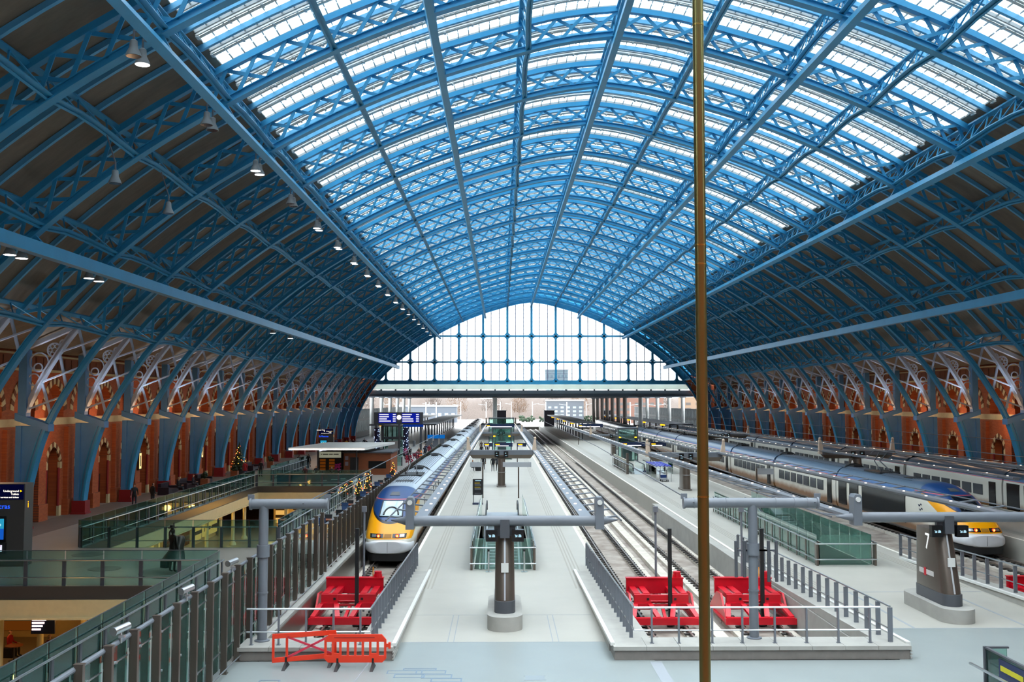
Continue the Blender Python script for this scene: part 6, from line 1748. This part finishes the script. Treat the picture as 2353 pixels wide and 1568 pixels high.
block('sandy long building at the far right beyond the tracks', 100, 445, 40, 12, 10, mat('sandy_wall', '74604E', .9), 9, 3, mat('pale_window2', '3A3430', .4))
# low dark canopies with amber signs beyond the arch on the far platforms
def canopy(label, x0, x1, y0, y1):
    t = thing('platform_canopy', label, 'canopy', ((x0+x1)/2, y0, 0), 'low dark canopies over the far platforms')
    b = MB(); b.box(x0, x1, y0, y1, 3.5, 3.75); b.build('roof', M['dsteel'], t)
    n_ = int((y1-y0)/9)
    for i in range(n_):
        b = MB(); y = y0+4+i*9; b.box((x0+x1)/2-.15, (x0+x1)/2+.15, y-.2, y+.2, 0, 3.5); b.build('post', M['dsteel'], t)
        if i % 3 == 1: b = MB(); b.box(x0+.4, x0+1.3, y-.1, y, 3.1, 3.4); b.build('amber_sign', emat('amber_led', 'FFA010', 3), t)
canopy('low dark canopy over the far platforms left of the train', -24, -20, 186, 320); canopy('low dark canopy just left of the far train', -16.5, -12, 190, 320)
canopy('low dark canopy far along platform nine', 31.5, 36, 190, 320)
canopy('low dark canopy far along platform seven', 14.6, 19, 205, 318)
t = thing('ticket_gate_line', 'row of grey ticket gates between the crowd and the train', 'ticket gates', (-17, 178, 0))
for k in range(9):
    b = MB(); b.box(-21+k*1.15, -20.7+k*1.15, 178, 179.8, 0, 1.05); b.build('gate', M['steel'], t)
t = thing('blue_panel_sign', 'row of three blue topped ticket machines right of the departure board', 'ticket machines', (-11, 172, 0))
for k in range(3):
    b = MB(); b.box(-12.2+k*1.0, -11.5+k*1.0, 172, 172.6, 0, 1.7); m_ = b.build('machine', M['steel'], t)
    b = MB(); b.box(-12.3+k*1.0, -11.4+k*1.0, 171.95, 172.6, 1.7, 2.3); b.build('blue_header', emat('blue_header', '1470C8', .8), m_)
# overhead wires
def wire(label, pts, r=.022):
    b = MB(); b.tubes(pts, r, 5); tag(b.build('overhead_wire', M['dsteel']), label, 'wire', 'overhead wires')
wire('overhead wire running back from the left tee mast above the train', [(T1, 32.5, 4.75), (T1, 60, 4.7), (T1, 200, 4.7)])
wire('overhead wire running back from the left end of the right tee mast', [(6.2, 32.7, 4.75), (T2, 70, 4.9), (T2, 200, 4.9)])
wire('overhead wire running back from the right end of the right tee mast', [(10.1, 32.7, 4.75), (T3, 70, 4.9), (T3, 200, 4.9)])
wire('overhead wire above the empty track right of column seven', [(T4, 40, 5.0), (T4, 200, 5.0)])
wire('overhead wire above the right yellow nosed train', [(T5, 42, 5.0), (T5, 200, 5.0)])
wire('overhead wire above the train by the right wall', [(T6, 42, 5.0), (T6, 200, 5.0)])
# ------------------------------------------------------------ floodlights in the roof
M['flood'] = emat('floodlight_glass', 'FFF6F0', 9)
def flood(x, y, z, label, lit, rail):
    t = thing('floodlight', label, 'floodlight', (x, y, z-.5), 'bell shaped floodlights under the roof rails')
    b = MB(); b.lathe([(.28, 0), (.25, .1), (.15, .3), (.13, .55), (.06, .6)], (x, y, z-.6), 14); b.build('housing', M['gutter'], t, True)
    b = MB(); b.lathe([(.25, 0), (.25, .02)], (x, y, z-.61), 14); b.build('lens', M['flood'] if lit else M['winm'], t)
    b = MB(); b.tube((x, y, z), (x, y, z+.35), .04, 6); b.bar((x, y, z+.3), (rail[0], y, rail[1]), .05, .05); b.build('bracket', M['steel'], t)
def nice(k): return ORD[k]
ur = RAIL[-19.1]; lr = RAIL[-27.7]
for k, y in enumerate(RIBY[1:-2]):
    for d, w_ in ((-2.1, 'nearer'), (-1.2, 'farther')):
        if k > 11 and d > -2: continue
        flood(ur[0]-.6, y+d, ur[1]-.1, 'bell floodlight under the upper left roof rail, %s of pair %s from the front' % (w_, nice(k)), (k == 0 and d > -2) or k == 2 or k > 3, ur)
for k, y in enumerate((44, 45.1, 52.5, 53.8, 95, 103, 154)):
    flood(lr[0]-.5, y, lr[1]+.1, 'bell floodlight under the lower left roof rail, %s from the front' % nice(k), True, lr)
for k, y in enumerate((43.2, 50.2)):
    flood(-16.5, y, 17.9, 'unlit bell floodlight in the dark left roof between the rails, %s one' % ('nearer', 'farther')[k], False, (-16.9, 19.4))
# ------------------------------------------------------------ lamps and added fills that light the place
for i, y in enumerate(RIBY[2:]):
    if i > 14: break
    for sg in (-1, 1):
        for dy in (-.9, .9):
            l = lamp('wall_uplight', 'SPOT', (XC+sg*35.5, y+dy, 7.3), 620 if i < 8 else 340, 'EEF4FF', size=.15, spot=48)
            l.rotation_euler = (V((XC+sg*33.6, y, 12.2))-l.location).to_track_quat('-Z', 'Y').to_euler()
for i, y in enumerate(RIBY[2:17]):
    for sg in (-1, 1): lamp('wall_fill', 'POINT', (XC+sg*35.3, y+4.47, 6.6), 170 if i < 8 else 110, 'FFCB98', size=.3)  # unseen fills added in each bay to warm and brighten the brick
for (x, y, e) in ((-20, 50, 90), (-25, 51, 60), (-17, 52, 60)): lamp('bar_lamp', 'POINT', (x, y, -2.2), e, 'FFC070', size=.3)
for k in range(6):
    lamp('shop_lamp', 'POINT', (-24.8, 60+k*7, -2.4), 110, 'FFC060', size=.3)
for k in range(4): lamp('shop_lamp', 'POINT', (-21+k*2.4, 100, -2.4), 70, 'FFC060', size=.3)
for k in range(5): lamp('fascia_lamp', 'POINT', (-20.5, 60+k*8, -4.0), 60, 'FFD090', size=.3)
lamp('bridge_lamp', 'POINT', (-20, 42.5, -3.5), 80, 'FFC060', size=.3); lamp('bridge_lamp', 'POINT', (-15, 43, -3.5), 60, 'FFC060', size=.3)
for (x, y) in ((.1, 53), (.1, 62), (16.8, 54), (16.8, 63)): lamp('well_fill', 'POINT', (x, y, -2.6), 160, 'F0FFF8', size=.4)  # unseen fills added to brighten the inside of the escalator wells
# small decorative emitters are left to chance hits; the lamps and fills above do the lighting
for m in bpy.data.materials: m.cycles.emission_sampling = 'NONE'
cy.use_light_tree = False
